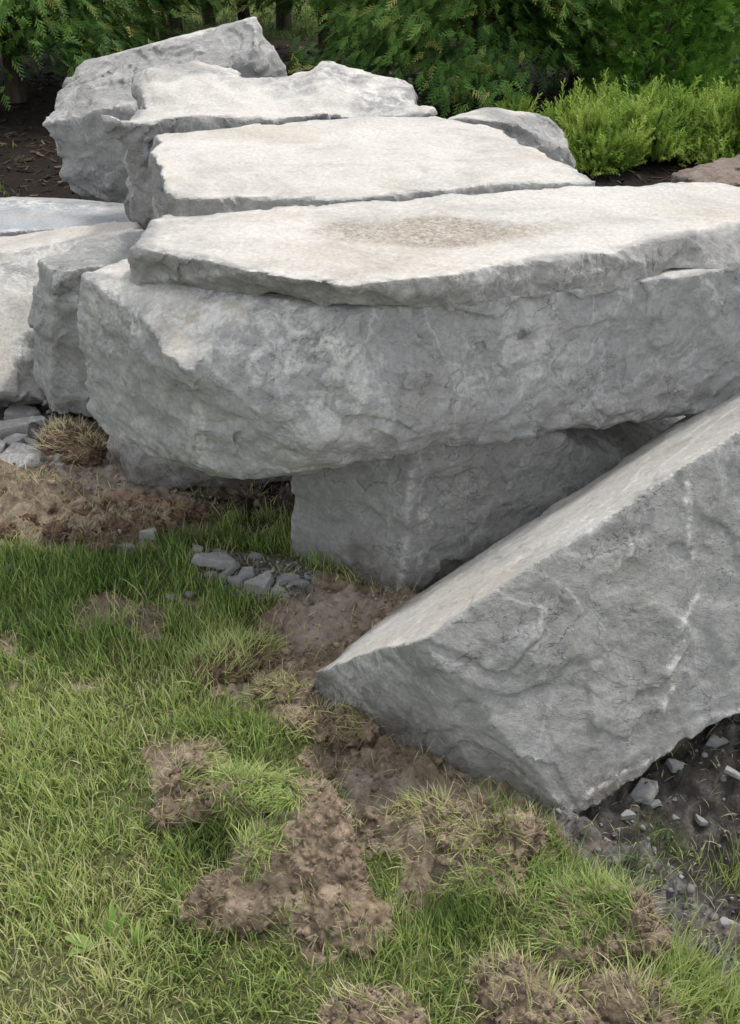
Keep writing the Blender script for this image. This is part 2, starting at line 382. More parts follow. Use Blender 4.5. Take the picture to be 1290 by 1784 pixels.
# A: the tilted block in front
T0 = at(552, 1166, Y=1.78); T1 = at(738, 1112, Y=1.54); T2 = at(1290, 752, Y=1.86)
nA = np.cross(T1-T0, T2-T1); nA /= np.linalg.norm(nA)
if nA[2] < 0: nA = -nA
K1 = at(702, 1049, plane=(T1, nA)); K2 = at(1290, 668, plane=(T1, nA))
e1 = T2-T1; T3 = T1+e1*1.45; K3 = K2+(K2-K1)*.35
B1 = at(980, 1420, Y=1.455); B2 = at(1290, 1236, Y=1.62); B3 = B1+(B2-B1)*1.75
L1 = at(850, 1416, Y=1.515); L2 = at(800, 1378, Y=1.57); L3 = at(640, 1292, Y=1.70); L4 = at(553, 1200, Y=1.82)
back = np.array([.30, .40, -.20])
A = [T0, T1, T2, T3, K1, K2, K3, B1, B2, B3, L1, L2, L3, L4, at(572, 1240, Y=1.77), B1+back*.9+np.array([0, 0, .18]), B3+np.array([.2, .35, .0]), L3+np.array([.12, .22, .02])]
print('A pts', [tuple(round(float(c), 2) for c in p) for p in A])
def paleA(v): return np.maximum.reduce([seamline(v, [(1190, 820), (1200, 960), (1215, 1000), (1190, 1080), (1165, 1180), (1150, 1250)], 8, 2), .8*seamline(v, [(1110, 900), (1090, 970), (1065, 990)], 6, 3), .8*seamline(v, [(935, 1060), (930, 1090)], 9, 4), .9*seamline(v, [(1290, 1236), (1180, 1290), (1080, 1350), (985, 1415)], 7, 6), .55*seamline(v, [(690, 1140), (800, 1240), (900, 1350), (985, 1410)], 5, 7)])
rock('tilted_block', A, .0048, pale=paleA, bed=tuple(nA), mat=GREYC, amp=.55, strat=.0, chip=1.0, ledge=.9, flatamp=2.2, seed=3.7, merge=8, bedcut=.93,
     label='large grey block tilted up in front of all others with its lowest corner in turf', cat='boulder', group=PILE, edgew=1.0)

# C: the block under the slab
Cp = [at(505, 972, Z=.0), at(700, 1052, Z=-.02), np.array([1.05, 2.50, 0]), np.array([1.05, 3.0, 0]), np.array([.0, 2.9, 0]),
      at(514, 800, Y=2.33), at(724, 760, Y=2.15), np.array([.36, 2.25, .41]), np.array([.56, 2.33, .24]), np.array([1.05, 2.55, .02]), np.array([.0, 2.75, .40]), np.array([1.05, 3.0, .04])]
rock('support_block', Cp, .0052, pale=lambda v: np.maximum(.6*seamline(v, [(745, 790), (725, 850), (735, 930), (730, 985)], 6, 3), .5*seamline(v, [(730, 985), (705, 1050)], 6, 4)), mat=GREYC, amp=.7, strat=.4, chip=.6, seed=4.9, bedcut=.9, label='dark upright block propping up the slab, its corner facing the camera above bare soil', cat='boulder', group=PILE)
# D: block under the left end
Dp = [at(236, 856, Z=-.01), at(177, 806, Z=-.01), np.array([-.62, 3.05, -.01]), np.array([.02, 2.95, -.01]), at(512, 858, Z=-.01),
      at(238, 852, Z=0)+np.array([-.01, .03, .36]), at(177, 802, Z=0)+np.array([.07, .05, .36]), np.array([-.6, 3.02, .36]), np.array([.02, 2.95, .37]), at(505, 850, Z=0)+np.array([0, .14, .38])]
rock('low_block', Dp, .007, mud=.9, mat=GREYB, amp=.9, strat=.8, seed=5.5, bedcut=.9, label='low block under the left end of the slab, pale left face beside cracked clay', cat='boulder', group=PILE)  # foot darkened with mud and painted overhang shade
# E: white slab behind
Ep = [at(308, 342, Z=.80), at(256, 232, Z=.80), at(450, 214, Z=.80), at(762, 207, Z=.79), at(862, 228, Z=.79), at(962, 278, Z=.79), at(1018, 318, Z=.79), at(830, 331, Z=.79), at(560, 352, Z=.79)]
Ep += drop(Ep, .05)
rock('flat_boulder', Ep, .008, mat=GREYB, amp=.95, strat=.7, seed=6.2, merge=11, label='second slab back with a flat whitish top between the seamed slab and the lumpy boulder', cat='boulder', group=PILE)
# F: lumpy boulder
Fp = [at(206, 214, Y=3.58), at(232, 165, Y=3.85), at(255, 120, Y=4.05), at(330, 117, Y=4.1), at(480, 127, Y=4.1), at(640, 128, Y=4.05), at(705, 152, Y=3.95), at(742, 206, Y=3.7),
      at(420, 200, Y=3.6), at(690, 203, Y=3.64), at(420, 170, Y=3.78), at(650, 165, Y=3.80), at(300, 178, Y=3.74)]
Fp += drop(Fp, .0)
rock('lumpy_boulder', Fp, .009, mat=GREYB, amp=1.5, strat=.3, seed=7.4, merge=5, bedcut=.93, lump=.055, chip=.3, label='lumpy pale boulder with a rounded wavy top behind the flat white slab', cat='boulder', group=PILE)
# G: tall tilted boulder at the back
Gp = [at(76, 216, Y=4.35), at(214, 182, Y=4.28), at(252, 362, Y=4.28), at(124, 342, Y=4.35), at(112, 150, Y=4.62), at(150, 106, Y=4.75), at(385, 42, Y=4.75), at(432, 34, Y=4.7), at(438, 92, Y=4.5), at(478, 122, Y=4.6),
      at(300, 150, Y=4.36)]
Gp += [np.array([-.85, 4.45, 0]), np.array([-.85, 4.95, 0]), np.array([-.1, 4.9, 0]), np.array([-.2, 4.5, 0]), at(400, 60, Y=5.0), at(160, 130, Y=5.1)]
rock('tall_boulder', Gp, .0095, mat=GREYB, amp=1.1, strat=.5, seed=8.8, merge=8, bed=(-.3, .2, .93), bedcut=.95, label='tallest craggy boulder at the back left, its point in front of the cedar trunks', cat='boulder', group=PILE)
# H: small one at right back
Hp = [at(782, 207, Y=4.2), at(850, 184, Y=4.4), at(950, 198, Y=4.4), at(985, 228, Y=4.3), at(1003, 300, Y=4.1), at(900, 215, Y=4.05), at(975, 262, Y=4.05)]
Hp += drop(Hp, 0)
rock('back_boulder', Hp, .010, mat=GREYB, amp=1.2, strat=.4, seed=9.1, merge=8, lump=.015, bedcut=.95, label='small rough grey boulder at the back right, beside the bright green bushes', cat='boulder', group=PILE)
# I: bluish smooth slab, J: sloping tan slab, K: upright slab
Ip = [at(-160, 352, Y=4.0), at(0, 352, Y=4.0), at(48, 342, Y=4.22), at(150, 350, Y=4.2), at(252, 374, Y=4.05), at(252, 392, Y=3.85), at(0, 412, Y=3.7), at(-160, 415, Y=3.7)]
Ip += drop(Ip, .02)
rock('smooth_boulder', Ip, .009, mat=BLUISH, amp=.5, strat=.4, seed=10.4, bedcut=.8, label='smooth bluish slab at the left edge, lying under the tall craggy boulder', cat='boulder', group=PILE)
Jp = [at(-160, 430, Y=3.72), at(0, 406, Y=3.68), at(120, 394, Y=3.66), at(255, 382, Y=3.62), at(252, 402, Y=3.45), at(130, 452, Y=3.36), at(62, 462, Y=3.32), at(-160, 470, Y=3.3),
      at(50, 652, Y=3.06), at(0, 692, Y=3.0), at(-160, 705, Y=2.98), at(58, 712, Y=3.12), at(-20, 716, Y=3.08)]
Jp += [np.array([-.85, 3.12, 0]), np.array([-1.6, 3.1, 0]), np.array([-.6, 3.65, 0]), np.array([-1.7, 3.7, 0])]
rock('sloping_boulder', Jp, .0075, mat=GREYB, amp=1.15, strat=.6, seed=11.9, merge=9, bedcut=.45, label='sloping tan-topped slab cut by the left edge, above grey shale rubble', cat='boulder', group=PILE,
     stain=lambda v: .38*sstep(-.2, .5, fbm(v, 2.2, 4, 17)))
Kp = [at(64, 450, Y=3.05), at(92, 474, Y=2.93), at(146, 484, Y=2.95), at(240, 450, Y=3.0), at(256, 398, Y=3.3), at(180, 412, Y=3.35), at(110, 440, Y=3.2), at(88, 724, Y=2.95), at(76, 716, Y=3.0), at(50, 640, Y=3.04),
      np.array([-.42, 2.97, .02]), np.array([-.40, 3.35, .02]), np.array([-.80, 3.25, .02])]
rock('upright_boulder', Kp, .0055, mat=GREYC, amp=.65, strat=1.0, seed=12.2, merge=8, label='block standing on end, dark layered side, between the sloping tan boulder and the seamed one', cat='boulder', group=PILE, bed=(.1, -.1, 1), bedcut=1.5, chip=.8)
# brown boulder right
Mp = [at(1176, 312, Y=5.0), at(1205, 288, Y=5.15), at(1250, 280, Y=5.2), at(1330, 284, Y=5.2), at(1400, 330, Y=5.1), at(1240, 320, Y=4.8), at(1340, 330, Y=4.8)]
Mp += drop(Mp, 0)
rock('brown_boulder', Mp, .010, mat=BROWN, amp=1.0, strat=.1, seed=14.1, merge=8, lump=.02, chip=.4, bedcut=1.5, edgew=0, label='rounded brown boulder at the right edge below the bushes', cat='boulder')
# ---TERRAIN---
def pip(x, y, poly):
    r = np.zeros(len(x), bool); n = len(poly)
    for i in range(n):
        x1, y1 = poly[i]; x2, y2 = poly[(i+1) % n]
        if y1 == y2: continue
        c = ((y1 > y) != (y2 > y)) & (x < (x2-x1)*(y-y1)/(y2-y1)+x1); r ^= c
    return r
def region(px, py, P, polys, wob=26, seed=0):
    """soft-edged, noise-wandering outline on the ground; 0..1"""
    s = 0
    for k in range(4):
        wx = fbm(P, 7+3*k, 3, seed+k)*wob*1.6; wy = fbm(P, 7+3*k, 3, seed+k+9)*wob
        m = np.zeros(len(px), bool)
        for q in polys: m |= pip(px+wx, py+wy, q)
        s = s+m
    return s/4.0
SOIL = [[(-120, 800), (60, 770), (330, 850), (420, 880), (340, 935), (190, 965), (60, 962), (-120, 930)],
        [(455, 1075), (560, 1010), (690, 1040), (820, 1060), (760, 1160), (820, 1250), (960, 1330), (1020, 1400), (900, 1435), (860, 1440), (830, 1490), (720, 1520), (640, 1470), (590, 1370), (520, 1330), (560, 1290), (480, 1250), (400, 1240), (350, 1190), (440, 1160)],
        [(940, 1400), (1290, 1200), (1450, 1200), (1450, 1790), (1290, 1735), (1170, 1640), (1025, 1500)],
        [(330, 1590), (520, 1500), (640, 1590), (700, 1640), (560, 1680), (440, 1640)],
        [(585, 1735), (700, 1720), (760, 1840), (580, 1860)], [(830, 1680), (960, 1690), (1130, 1710), (1190, 1830), (850, 1840)],
        [(1040, 1560), (1130, 1560), (1160, 1660), (1060, 1700)], [(840, 1440), (950, 1420), (900, 1550), (800, 1590)],
        [(700, 1500), (860, 1440), (880, 1560), (760, 1640), (690, 1580)],
        [(255, 1300), (390, 1290), (400, 1420), (270, 1440)], [(-100, 700), (200, 700), (520, 830), (520, 900), (300, 900), (-100, 860)]]
CLAY = [[(90, 790), (200, 800), (300, 845), (350, 878), (320, 900), (200, 890), (110, 860)], [(480, 1070), (640, 1040), (690, 1060), (600, 1120), (500, 1120)], [(600, 1330), (800, 1390), (700, 1450), (600, 1400)]]
PINK = [[(170, 868), (320, 866), (350, 884), (300, 898), (200, 900)]]
DUST = [[(940, 1400), (1450, 1150), (1450, 1780), (1290, 1720), (1170, 1630), (1030, 1495)], [(-120, 690), (110, 700), (100, 800), (60, 840), (-120, 840)], [(330, 950), (560, 980), (540, 1060), (420, 1040), (340, 1000)]]
DARK_SHADE = [[(1000, 1400), (1450, 1100), (1450, 1660), (1300, 1625), (1180, 1535), (1080, 1460)], [(330, 860), (520, 830), (540, 960), (440, 930)]]  # dark earth, made darker to paint in shade beneath tilted block and slab
WEAR = [[(-60, 1500), (260, 1480), (300, 1784), (-60, 1900)], [(380, 1080), (480, 1100), (560, 1240), (380, 1260), (330, 1180)]]
def gpx(x, y): return to_px(x, y, 0.0)
def masks(x, y):
    P = np.stack([x, y, np.zeros_like(x)], 1); px, py = gpx(x, y)
    near = (y < 4.2) & (np.abs(x) < 3)
    r = {k: np.zeros(len(x), np.float32) for k in ('soil', 'clay', 'pink', 'dust', 'dark', 'mulch')}
    if near.any():
        Pn = P[near]; a, b = px[near], py[near]
        spots = sstep(.24, .42, fbm(Pn, 6.5, 4, 61))
        r['soil'][near] = np.maximum(region(a, b, Pn, SOIL, 26, 1), .8*spots)
        r['clay'][near] = region(a, b, Pn, CLAY, 14, 5); r['pink'][near] = region(a, b, Pn, PINK, 8, 7); r['dust'][near] = region(a, b, Pn, DUST, 18, 12); r['dark'][near] = region(a, b, Pn, DARK_SHADE, 18, 14)
    far = y+.25*fbm(P, 1.5, 3, 77)+.25*np.clip(np.abs(x)-2, 0, 1)
    r['mulch'] = (sstep(2.75, 3.0, far)*sstep(10.4, 9.6, far)).astype(np.float32)
    return P, px, py, r
G0 = lambda px, py: at(px, py, Z=0)
MOUNDS = [(G0(60, 890), .20, .11, .055), (G0(200, 925), .16, .06, .04), (G0(330, 905), .10, .05, .025), (G0(-60, 850), .25, .15, .05), (G0(560, 1050), .13, .09, .03), (G0(600, 1262), .07, .04, .028), (G0(720, 1350), .09, .03, .026), (G0(820, 1405), .07, .025, .024), (G0(690, 1070), .10, .05, .03), (G0(560, 1010), .06, .03, .012),
          (G0(420, 1170), .10, .06, .02), (G0(760, 1450), .12, .06, .03), (G0(1010, 1600), .14, .06, .035), (G0(880, 1730), .07, .05, .03), (G0(1080, 1760), .09, .05, .04), (G0(540, 1620), .11, .06, .03),
          (G0(1180, 1380), .16, .12, -.07), (G0(1330, 1480), .20, .14, -.07), (G0(120, 760), .10, .05, .05), (G0(640, 1770), .06, .04, .02), (G0(440, 1000), .12, .06, .012)]
RG = [G0(985, 1410), G0(1120, 1500), G0(1300, 1650)]
def hgt(x, y, r=None, P=None):
    if r is None: P, _, _, r = masks(x, y)
    h = .014*fbm(P, 1.8, 3, 50)*(y < 12)
    for c, a, b, k in MOUNDS: h = h+k*np.exp(-((x-c[0])/a)**2-((y-c[1])/b)**2)
    for p, q in zip(RG[:-1], RG[1:]):
        dx, dy = q[0]-p[0], q[1]-p[1]; t = np.clip(((x-p[0])*dx+(y-p[1])*dy)/(dx*dx+dy*dy), 0, 1)
        h = h+.034*np.exp(-(((x-p[0]-t*dx)**2+(y-p[1]-t*dy)**2)/.024**2))
    near = (y < 4.5) & (np.abs(x) < 2.5)
    if near.any():
        Pn = P[near]; s = r['soil'][near]*(1-.5*r['clay'][near]); w = np.stack([fbm(Pn, 14, 2, 70), fbm(Pn, 14, 2, 71), 0*s], 1)*.02
        k = worley(Pn+w, 26, 3); k2 = worley(Pn+w, 60, 5)
        h[near] += s*(.020*fbm(Pn, 7, 3, 51)+.024*(.5-k)+.017*(.5-k2)+.009*fbm(Pn, 60, 2, 58)+.014*terrace(fbm(Pn+w, 10, 3, 59)*2.5, .12))+.004*fbm(Pn, 20, 2, 52)
        cl = r['clay'][near]; h[near] += cl*(-.010*sstep(.10, .0, np.abs(fbm(Pn+w, 9, 3, 57)))*.8+.012*scoops(Pn*np.array([1, 2.2, 1]), 9, 3))
    m = r['mulch']*(y < 11)
    if (m > 0).any():
        q = m > 0; h[q] += m[q]*.02*fbm(P[q], 6, 3, 53)
    return h
def graded(a, b, st, far, grow=1.16):
    v = list(np.arange(a, b+st/2, st)); s = st; x = v[-1]
    while x < far[1]: s *= grow; x += s; v.append(x)
    s = st; x = v[0]; lo = []
    while x > far[0]: s *= grow; x -= s; lo.append(x)
    return np.array(lo[::-1]+v)
gx = graded(-1.0, 1.1, .006, (-150, 150)); ys = list(np.arange(.85, 3.0, .006)); s = .006
while ys[-1] < 260: s = min(s*1.035, 12) if ys[-1] > 0 else s; ys.append(ys[-1]+s)
gy = np.array([-20, -8, -3, -1, -.3, .1, .35, .5, .6, .7, .76, .8, .83]+ys)
X, Y = np.meshgrid(gx, gy); xf, yf = X.ravel(), Y.ravel()
P_, px_, py_, mk = masks(xf, yf); hz = hgt(xf, yf, mk, P_)
nx, ny = len(gx), len(gy); ii = (np.arange(ny-1)[:, None]*nx+np.arange(nx-1)[None, :]).ravel()
quads = np.stack([ii, ii+1, ii+nx+1, ii+nx], 1)

t = NT('ground'); soil, clay, pink, dust, mulch = [t.attr(k) for k in ('soil', 'clay', 'pink', 'dust', 'mulch')]
n1 = t.noise(18, 8, .7, .5); n2 = t.noise(120, 5, .7); n3 = t.noise(3, 5, .6)
thatch = t.ramp(t.noise(60, 6, .7, 1.5, co=t.mapv((1, 2.5, 1), (0, 0, .6))), [(.35, (.05, .06, .025)), (.55, (.15, .165, .065)), (.7, (.32, .30, .17))])
lawn = t.ramp(t.noise(9, 8, .75, .3), [(.35, (.07, .10, .025)), (.6, (.17, .19, .06)), (.75, (.26, .23, .12))])
ysep = t.n('ShaderNodeSeparateXYZ'); t.L(t.co, ysep.inputs[0])
col = t.mix(t.rng(ysep.outputs[1], 3.5, 9, 0, 1), thatch, lawn)
sc_ = t.ramp(n1, [(.3, (.105, .082, .060)), (.5, (.285, .228, .170)), (.68, (.52, .43, .335))])
col = t.mix(t.rng(soil, .15, .6), col, sc_)
clc = t.ramp(n1, [(.3, (.22, .18, .15)), (.65, (.47, .405, .345))]); col = t.mix(t.ma('MULTIPLY', clay, t.rng(n1, .3, .5, .5, .95)), col, clc)
col = t.mix(t.ma('MULTIPLY', pink, .9), col, t.ramp(n1, [(.3, (.33, .22, .155)), (.7, (.50, .36, .27))]))
dc = t.ramp(t.noise(30, 8, .75, 1), [(.35, (.08, .078, .078)), (.52, (.19, .188, .19)), (.66, (.38, .38, .385))])
col = t.mix(t.ma('MULTIPLY', dust, t.rng(t.noise(7, 6, .7), .32, .55, .35, 1)), col, dc)
dk = t.ramp(n1, [(.3, (.026, .022, .020)), (.52, (.080, .073, .067)), (.68, (.20, .19, .18))]); col = t.mix(t.ma('MULTIPLY', t.attr('dark'), .9), col, dk)  # dark earth colour with the blocks' shade painted in
mc = t.ramp(t.noise(38, 7, .8, 1.2, co=t.mapv((1, 2, 1), (0, 0, .3))), [(.35, (.008, .006, .005)), (.55, (.024, .018, .015)), (.72, (.065, .048, .038))])
col = t.mix(t.ma('MULTIPLY', mulch, t.rng(ysep.outputs[1], 3.2, 3.6, .4, 1)), col, mc)
b1 = t.bump(n1, .022, 1.0); b2 = t.bump(n2, .006, 1.0, t.bump(t.noise(48, 6, .75, .4), .010, 1.0, b1))
GROUND = t.done(col, b2, .95)
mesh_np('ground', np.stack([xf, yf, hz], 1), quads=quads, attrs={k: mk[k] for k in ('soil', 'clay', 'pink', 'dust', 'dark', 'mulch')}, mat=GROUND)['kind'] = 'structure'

# ------------------------------------------------------------------ grass
def leafmat(name, stops, trans=.35, rough=.55):
    t = NT(name); c = t.ramp(t.attr('tint'), stops)
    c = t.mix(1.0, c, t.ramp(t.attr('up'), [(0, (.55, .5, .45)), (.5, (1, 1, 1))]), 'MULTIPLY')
    t.L(c, t.b.inputs['Base Color']); t.b.inputs['Roughness'].default_value = rough; t.b.inputs['Specular IOR Level'].default_value = .35
    tr = t.n('ShaderNodeBsdfTranslucent'); t.L(c, tr.inputs[0]); mx = t.n('ShaderNodeMixShader'); mx.inputs[0].default_value = trans
    t.t.links.new(t.b.outputs[0], mx.inputs[1]); t.t.links.new(tr.outputs[0], mx.inputs[2]); t.t.links.new(mx.outputs[0], t.t.nodes['Material Output'].inputs[0])
    return t.m
GRASS = leafmat('grass', [(0, (.065, .135, .035)), (.25, (.18, .29, .075)), (.5, (.42, .53, .17)), (.72, (.58, .62, .28)), (.86, (.68, .64, .40)), (1, (.66, .58, .44))], .5)
def blades(base, length, width, lean, az, tint, seed=0, nseg=4, nrm=None):
    """base (N,3); every blade bends over in the direction az. returns verts, quads, tris, tint, up"""
    rs = np.random.RandomState(seed); N = len(base); T = np.linspace(0, 1, nseg+1)
    a0 = lean*rs.uniform(.15, .75, N); a1 = lean*rs.uniform(1.0, 1.9, N); twist = rs.uniform(-1, 1, N)
    d = np.stack([np.cos(az), np.sin(az), 0*az], 1); up = np.tile([0, 0, 1.0], (N, 1)) if nrm is None else nrm
    pos = base.copy(); V = []; tt = []
    for k, t in enumerate(T):
        wk = width*(1-t**1.6)*(.75+.25*min(1, t*5)); ang = a0+(a1-a0)*t; sa = az+np.pi/2+twist*t*1.2
        side = np.stack([np.cos(sa), np.sin(sa), .25*np.sin(twist*3+t)], 1)
        if k < nseg: V += [pos-side*wk[:, None]*.5, pos+side*wk[:, None]*.5]; tt += [t, t]
        else: V.append(pos.copy()); tt.append(t)
        pos = pos+(up*np.cos(ang)[:, None]+d*np.sin(ang)[:, None])*(length/nseg)[:, None]
    nv = 2*nseg+1; V = np.stack(V, 1).reshape(-1, 3); o = np.arange(N)[:, None]*nv
    q = np.concatenate([o+np.array([2*k, 2*k+1, 2*k+3, 2*k+2]) for k in range(nseg-1)]); tr = o+np.array([2*nseg-2, 2*nseg-1, 2*nseg])
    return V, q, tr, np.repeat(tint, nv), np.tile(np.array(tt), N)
def blade_obj(name, *a, parent=None, mat=None, origin=None, **k):
    V, q, tr, ti, up = blades(*a, **k)
    return mesh_np(name, V, quads=q, tris=tr, attrs={'tint': ti, 'up': up}, mat=mat or GRASS, parent=parent, origin=origin)
rs = np.random.RandomState(5)
NB = 330000; bx = rs.uniform(-2.0, 1.8, NB); by = .85+rs.rand(NB)**.9*2.0
P_, px, py, r = masks(bx, by)
worn = region(px, py, P_, WEAR, 30, 33)
clump = fbm(P_, 13, 3, 81); patch = fbm(P_, 3.2, 3, 82)
soilk = np.clip(r['soil']*1.0+r['clay']+r['pink']+r['dust']*.9, 0, 1)
dens = np.clip(1-.985*soilk-.15*worn, 0, 1)*np.clip(.75+.9*clump, .15, 1)
dens = np.maximum(dens, soilk*.10*sstep(.1, .5, fbm(P_, 9, 2, 90))*(1-r['pink'])*(1-.7*r['clay']))
inside = (py > 840) & (py < 2000) & ((np.abs(px-645) < 760) | (rs.rand(NB) < .6))
keep = (rs.rand(NB) < dens) & inside; bx, by, px, py, worn, clump, patch, soilk = [v[keep] for v in (bx, by, px, py, worn, clump, patch, soilk)]
hz_ = hgt(bx, by); n = len(bx); base = np.stack([bx, by, hz_-.004], 1); Pb = np.stack([bx, by, 0*bx], 1)
az = fbm(Pb, 7, 2, 83)*4+rs.normal(0, 1.9, n)-.8
lush = sstep(1215, 1120, py)*sstep(620, 420, px)
length = (.029+.020*np.clip(clump+.3, 0, 1)+.012*lush)*rs.lognormal(0, .30, n)*(1-.35*soilk); lean = rs.uniform(.35, 1.05, n)*(1-.25*lush)+.35*soilk
tint = .49+.20*patch+.16*worn-.20*lush+.35*soilk+rs.normal(0, .17, n)-.10*np.clip(clump, 0, 1)-.05*(px > 600)
dead = rs.rand(n) < (.045+.06*worn+.5*soilk-.05*lush); tint = np.where(dead, rs.uniform(.72, .98, n), tint)
width = rs.uniform(.0016, .0025, n)*rs.choice([1, 1.35, 1.9], n, p=[.45, .33, .22])
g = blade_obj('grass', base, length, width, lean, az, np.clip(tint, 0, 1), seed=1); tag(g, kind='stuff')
# thin dead roots and clippings strewn over the bare soil
m = 16000; qx = rs.uniform(-1.1, 1.1, m); qy = rs.uniform(.9, 2.9, m); _, ppx, ppy, rr = masks(qx, qy)
k = (rr['soil'] > .4) & (rs.rand(m) < .55*(1-.8*rr['clay'])*(1-.6*rr['dust'])); qx, qy = qx[k], qy[k]
b = np.stack([qx, qy, hgt(qx, qy)+.002], 1); n = len(qx)
g = blade_obj('dead_grass_litter', b, rs.uniform(.02, .055, n), rs.uniform(.0009, .0018, n), np.full(n, 1.25), rs.uniform(0, 6.28, n), rs.uniform(.7, 1, n)*.97, seed=2, nseg=4); tag(g, kind='stuff')

# ------------------------------------------------------------------ turf clods and tufts
t = NT('clod_soil'); n1 = t.noise(22, 8, .72, .6); n2 = t.noise(160, 5, .75)
c = t.ramp(n1, [(.3, (.085, .064, .046)), (.5, (.255, .197, .143)), (.68, (.49, .395, .30))])
CLOD = t.done(c, t.bump(n2, .004, 1, t.bump(n1, .016, .9)), .95)
t = NT('dark_soil'); n1 = t.noise(22, 8, .72, .6); n2 = t.noise(160, 5, .75)
c = t.ramp(n1, [(.3, (.065, .042, .030)), (.5, (.155, .102, .075)), (.68, (.29, .205, .155))])
DCLOD = t.done(c, t.bump(n2, .004, 1, t.bump(n1, .016, .9)), .95)
def clod(name, prims, vox=.0036, seed=1.0, lump=.011, mat=None, label=None, cat='clod', group=None, grass=None, tufts=0, tintr=(.2, .6), glen=(.03, .06), fiber=0, glean=(.4, 1.1)):
    C0 = np.array([p[0] for p in prims]); RR = np.array([p[1] for p in prims])
    def base(p):
        best = None; k = .02
        for c, r in zip(C0, RR):
            q = (p-c)/r; l = np.sqrt((q*q).sum(1))+1e-6; d = (l-1)*min(r)*1.0
            if best is None: best = d
            else:
                h = np.clip(.5+.5*(best-d)/k, 0, 1); best = best*(1-h)+d*h-k*h*(1-h)
        return best
    def fine(p):
        w = np.stack([fbm(p, 20, 2, seed), fbm(p, 20, 2, seed+1), fbm(p, 20, 2, seed+2)], 1)*.012
        return base(p)+lump*.95*(worley(p+w, 40, seed)*1.7-.9)+lump*.75*(worley(p+w*.5, 95, seed+3)*1.7-.9)+lump*1.3*fbm(p, 11, 3, seed+5)+lump*.3*fbm(p, 120, 2, seed+8)
    lo = (C0-RR).min(0)-.03; hi = (C0+RR).max(0)+.03
    v, q = sdf_mesh(base, fine, lo, hi, vox, .06)
    org = np.array([v[:, 0].mean(), v[:, 1].mean(), 0.0])
    o = mesh_np(name, v, quads=q, mat=mat or CLOD, origin=org); tag(o, label, cat, group)
    if tufts:
        rs = np.random.RandomState(int(seed*10)); f = q[:, 0]; a, b_, c_ = v[q[:, 0]], v[q[:, 1]], v[q[:, 3]]
        nn = np.cross(b_-a, c_-a); nn /= np.linalg.norm(nn, axis=1)[:, None]+1e-9
        wgt = grass(a, nn) if grass else (nn[:, 2] > .2).astype(float); wgt = np.clip(wgt, 0, None)
        if wgt.sum() > 0:
            i = rs.choice(len(a), tufts, p=wgt/wgt.sum()); n = len(i)
            flow = rs.uniform(0, 6.28); nb = nn[i]*.45+np.array([.35*math.cos(flow), .35*math.sin(flow), .6])+rs.normal(0, .38, (n, 3)); nb /= np.linalg.norm(nb, axis=1)[:, None]
            az = flow+fbm(a[i], 14, 2, seed)*4+rs.normal(0, .9, n)
            blade_obj('grass_tuft', a[i]-nn[i]*.004, rs.uniform(*glen, n), rs.uniform(.0014, .0028, n), rs.uniform(*glean, n), az, rs.uniform(*tintr, n), seed=int(seed*7), nrm=nb, parent=o, origin=org)
    rs = np.random.RandomState(int(seed*17)); A_ = max(60, min(1500, int(len(v)*.09))); i = rs.choice(len(v), A_)
    crumbs('soil_crumbs', v[i], rs.lognormal(0, .45, A_)*.0065, int(seed*5), mat or CLOD, parent=o, origin=org)
    if fiber:
        rs = np.random.RandomState(int(seed*13)); i = rs.choice(len(v), fiber); d = v[i]-C0.mean(0); az = np.arctan2(d[:, 1], d[:, 0])+rs.normal(0, .8, fiber)
        blade_obj('root_fibres', v[i], rs.uniform(.012, .045, fiber), rs.uniform(.0006, .0013, fiber), rs.uniform(.8, 1.7, fiber), az, rs.uniform(.80, 1, fiber), seed=int(seed*9), parent=o, origin=org)
    return o
def E(px, py, Y, r): return (at(px, py, Y=Y), np.array(r, float))
PHI = (1+5**.5)/2
ICO = np.array([[-1, PHI, 0], [1, PHI, 0], [-1, -PHI, 0], [1, -PHI, 0], [0, -1, PHI], [0, 1, PHI], [0, -1, -PHI], [0, 1, -PHI], [PHI, 0, -1], [PHI, 0, 1], [-PHI, 0, -1], [-PHI, 0, 1]])/1.9
ICF = np.array([[0, 11, 5], [0, 5, 1], [0, 1, 7], [0, 7, 10], [0, 10, 11], [1, 5, 9], [5, 11, 4], [11, 10, 2], [10, 7, 6], [7, 1, 8], [3, 9, 4], [3, 4, 2], [3, 2, 6], [3, 6, 8], [3, 8, 9], [4, 9, 5], [2, 4, 11], [6, 2, 10], [8, 6, 7], [9, 8, 1]])
def crumbs(name, pts, size, seed, mat, parent=None, origin=None):
    rs = np.random.RandomState(seed); n = len(pts); a = rs.uniform(0, 6.28, n); ca, sa = np.cos(a), np.sin(a)
    v = ICO[None]*rs.uniform(.45, 1.35, (n, 12, 1))*np.stack([rs.uniform(.7, 1.3, n), rs.uniform(.7, 1.3, n), rs.uniform(.5, 1, n)], 1)[:, None, :]*size[:, None, None]*.5
    v = np.stack([v[..., 0]*ca[:, None]-v[..., 1]*sa[:, None], v[..., 0]*sa[:, None]+v[..., 1]*ca[:, None], v[..., 2]], -1)+pts[:, None, :]
    o = mesh_np(name, v.reshape(-1, 3), tris=(ICF[None]+(np.arange(n)*12)[:, None, None]).reshape(-1, 3), attrs={'tint': np.repeat(rs.rand(n), 12)}, mat=mat, parent=parent, origin=origin, smooth=False)
    return tag(o, kind='stuff')
def EZ(px, py, Z, r): return (at(px, py, Z=Z), np.array(r, float))
lc = at(420, 1400, Y=1.34)
qx = rs.uniform(-1.0, 1.1, 60000); qy = rs.uniform(.9, 2.95, 60000); _, ppx, ppy, rr = masks(qx, qy)
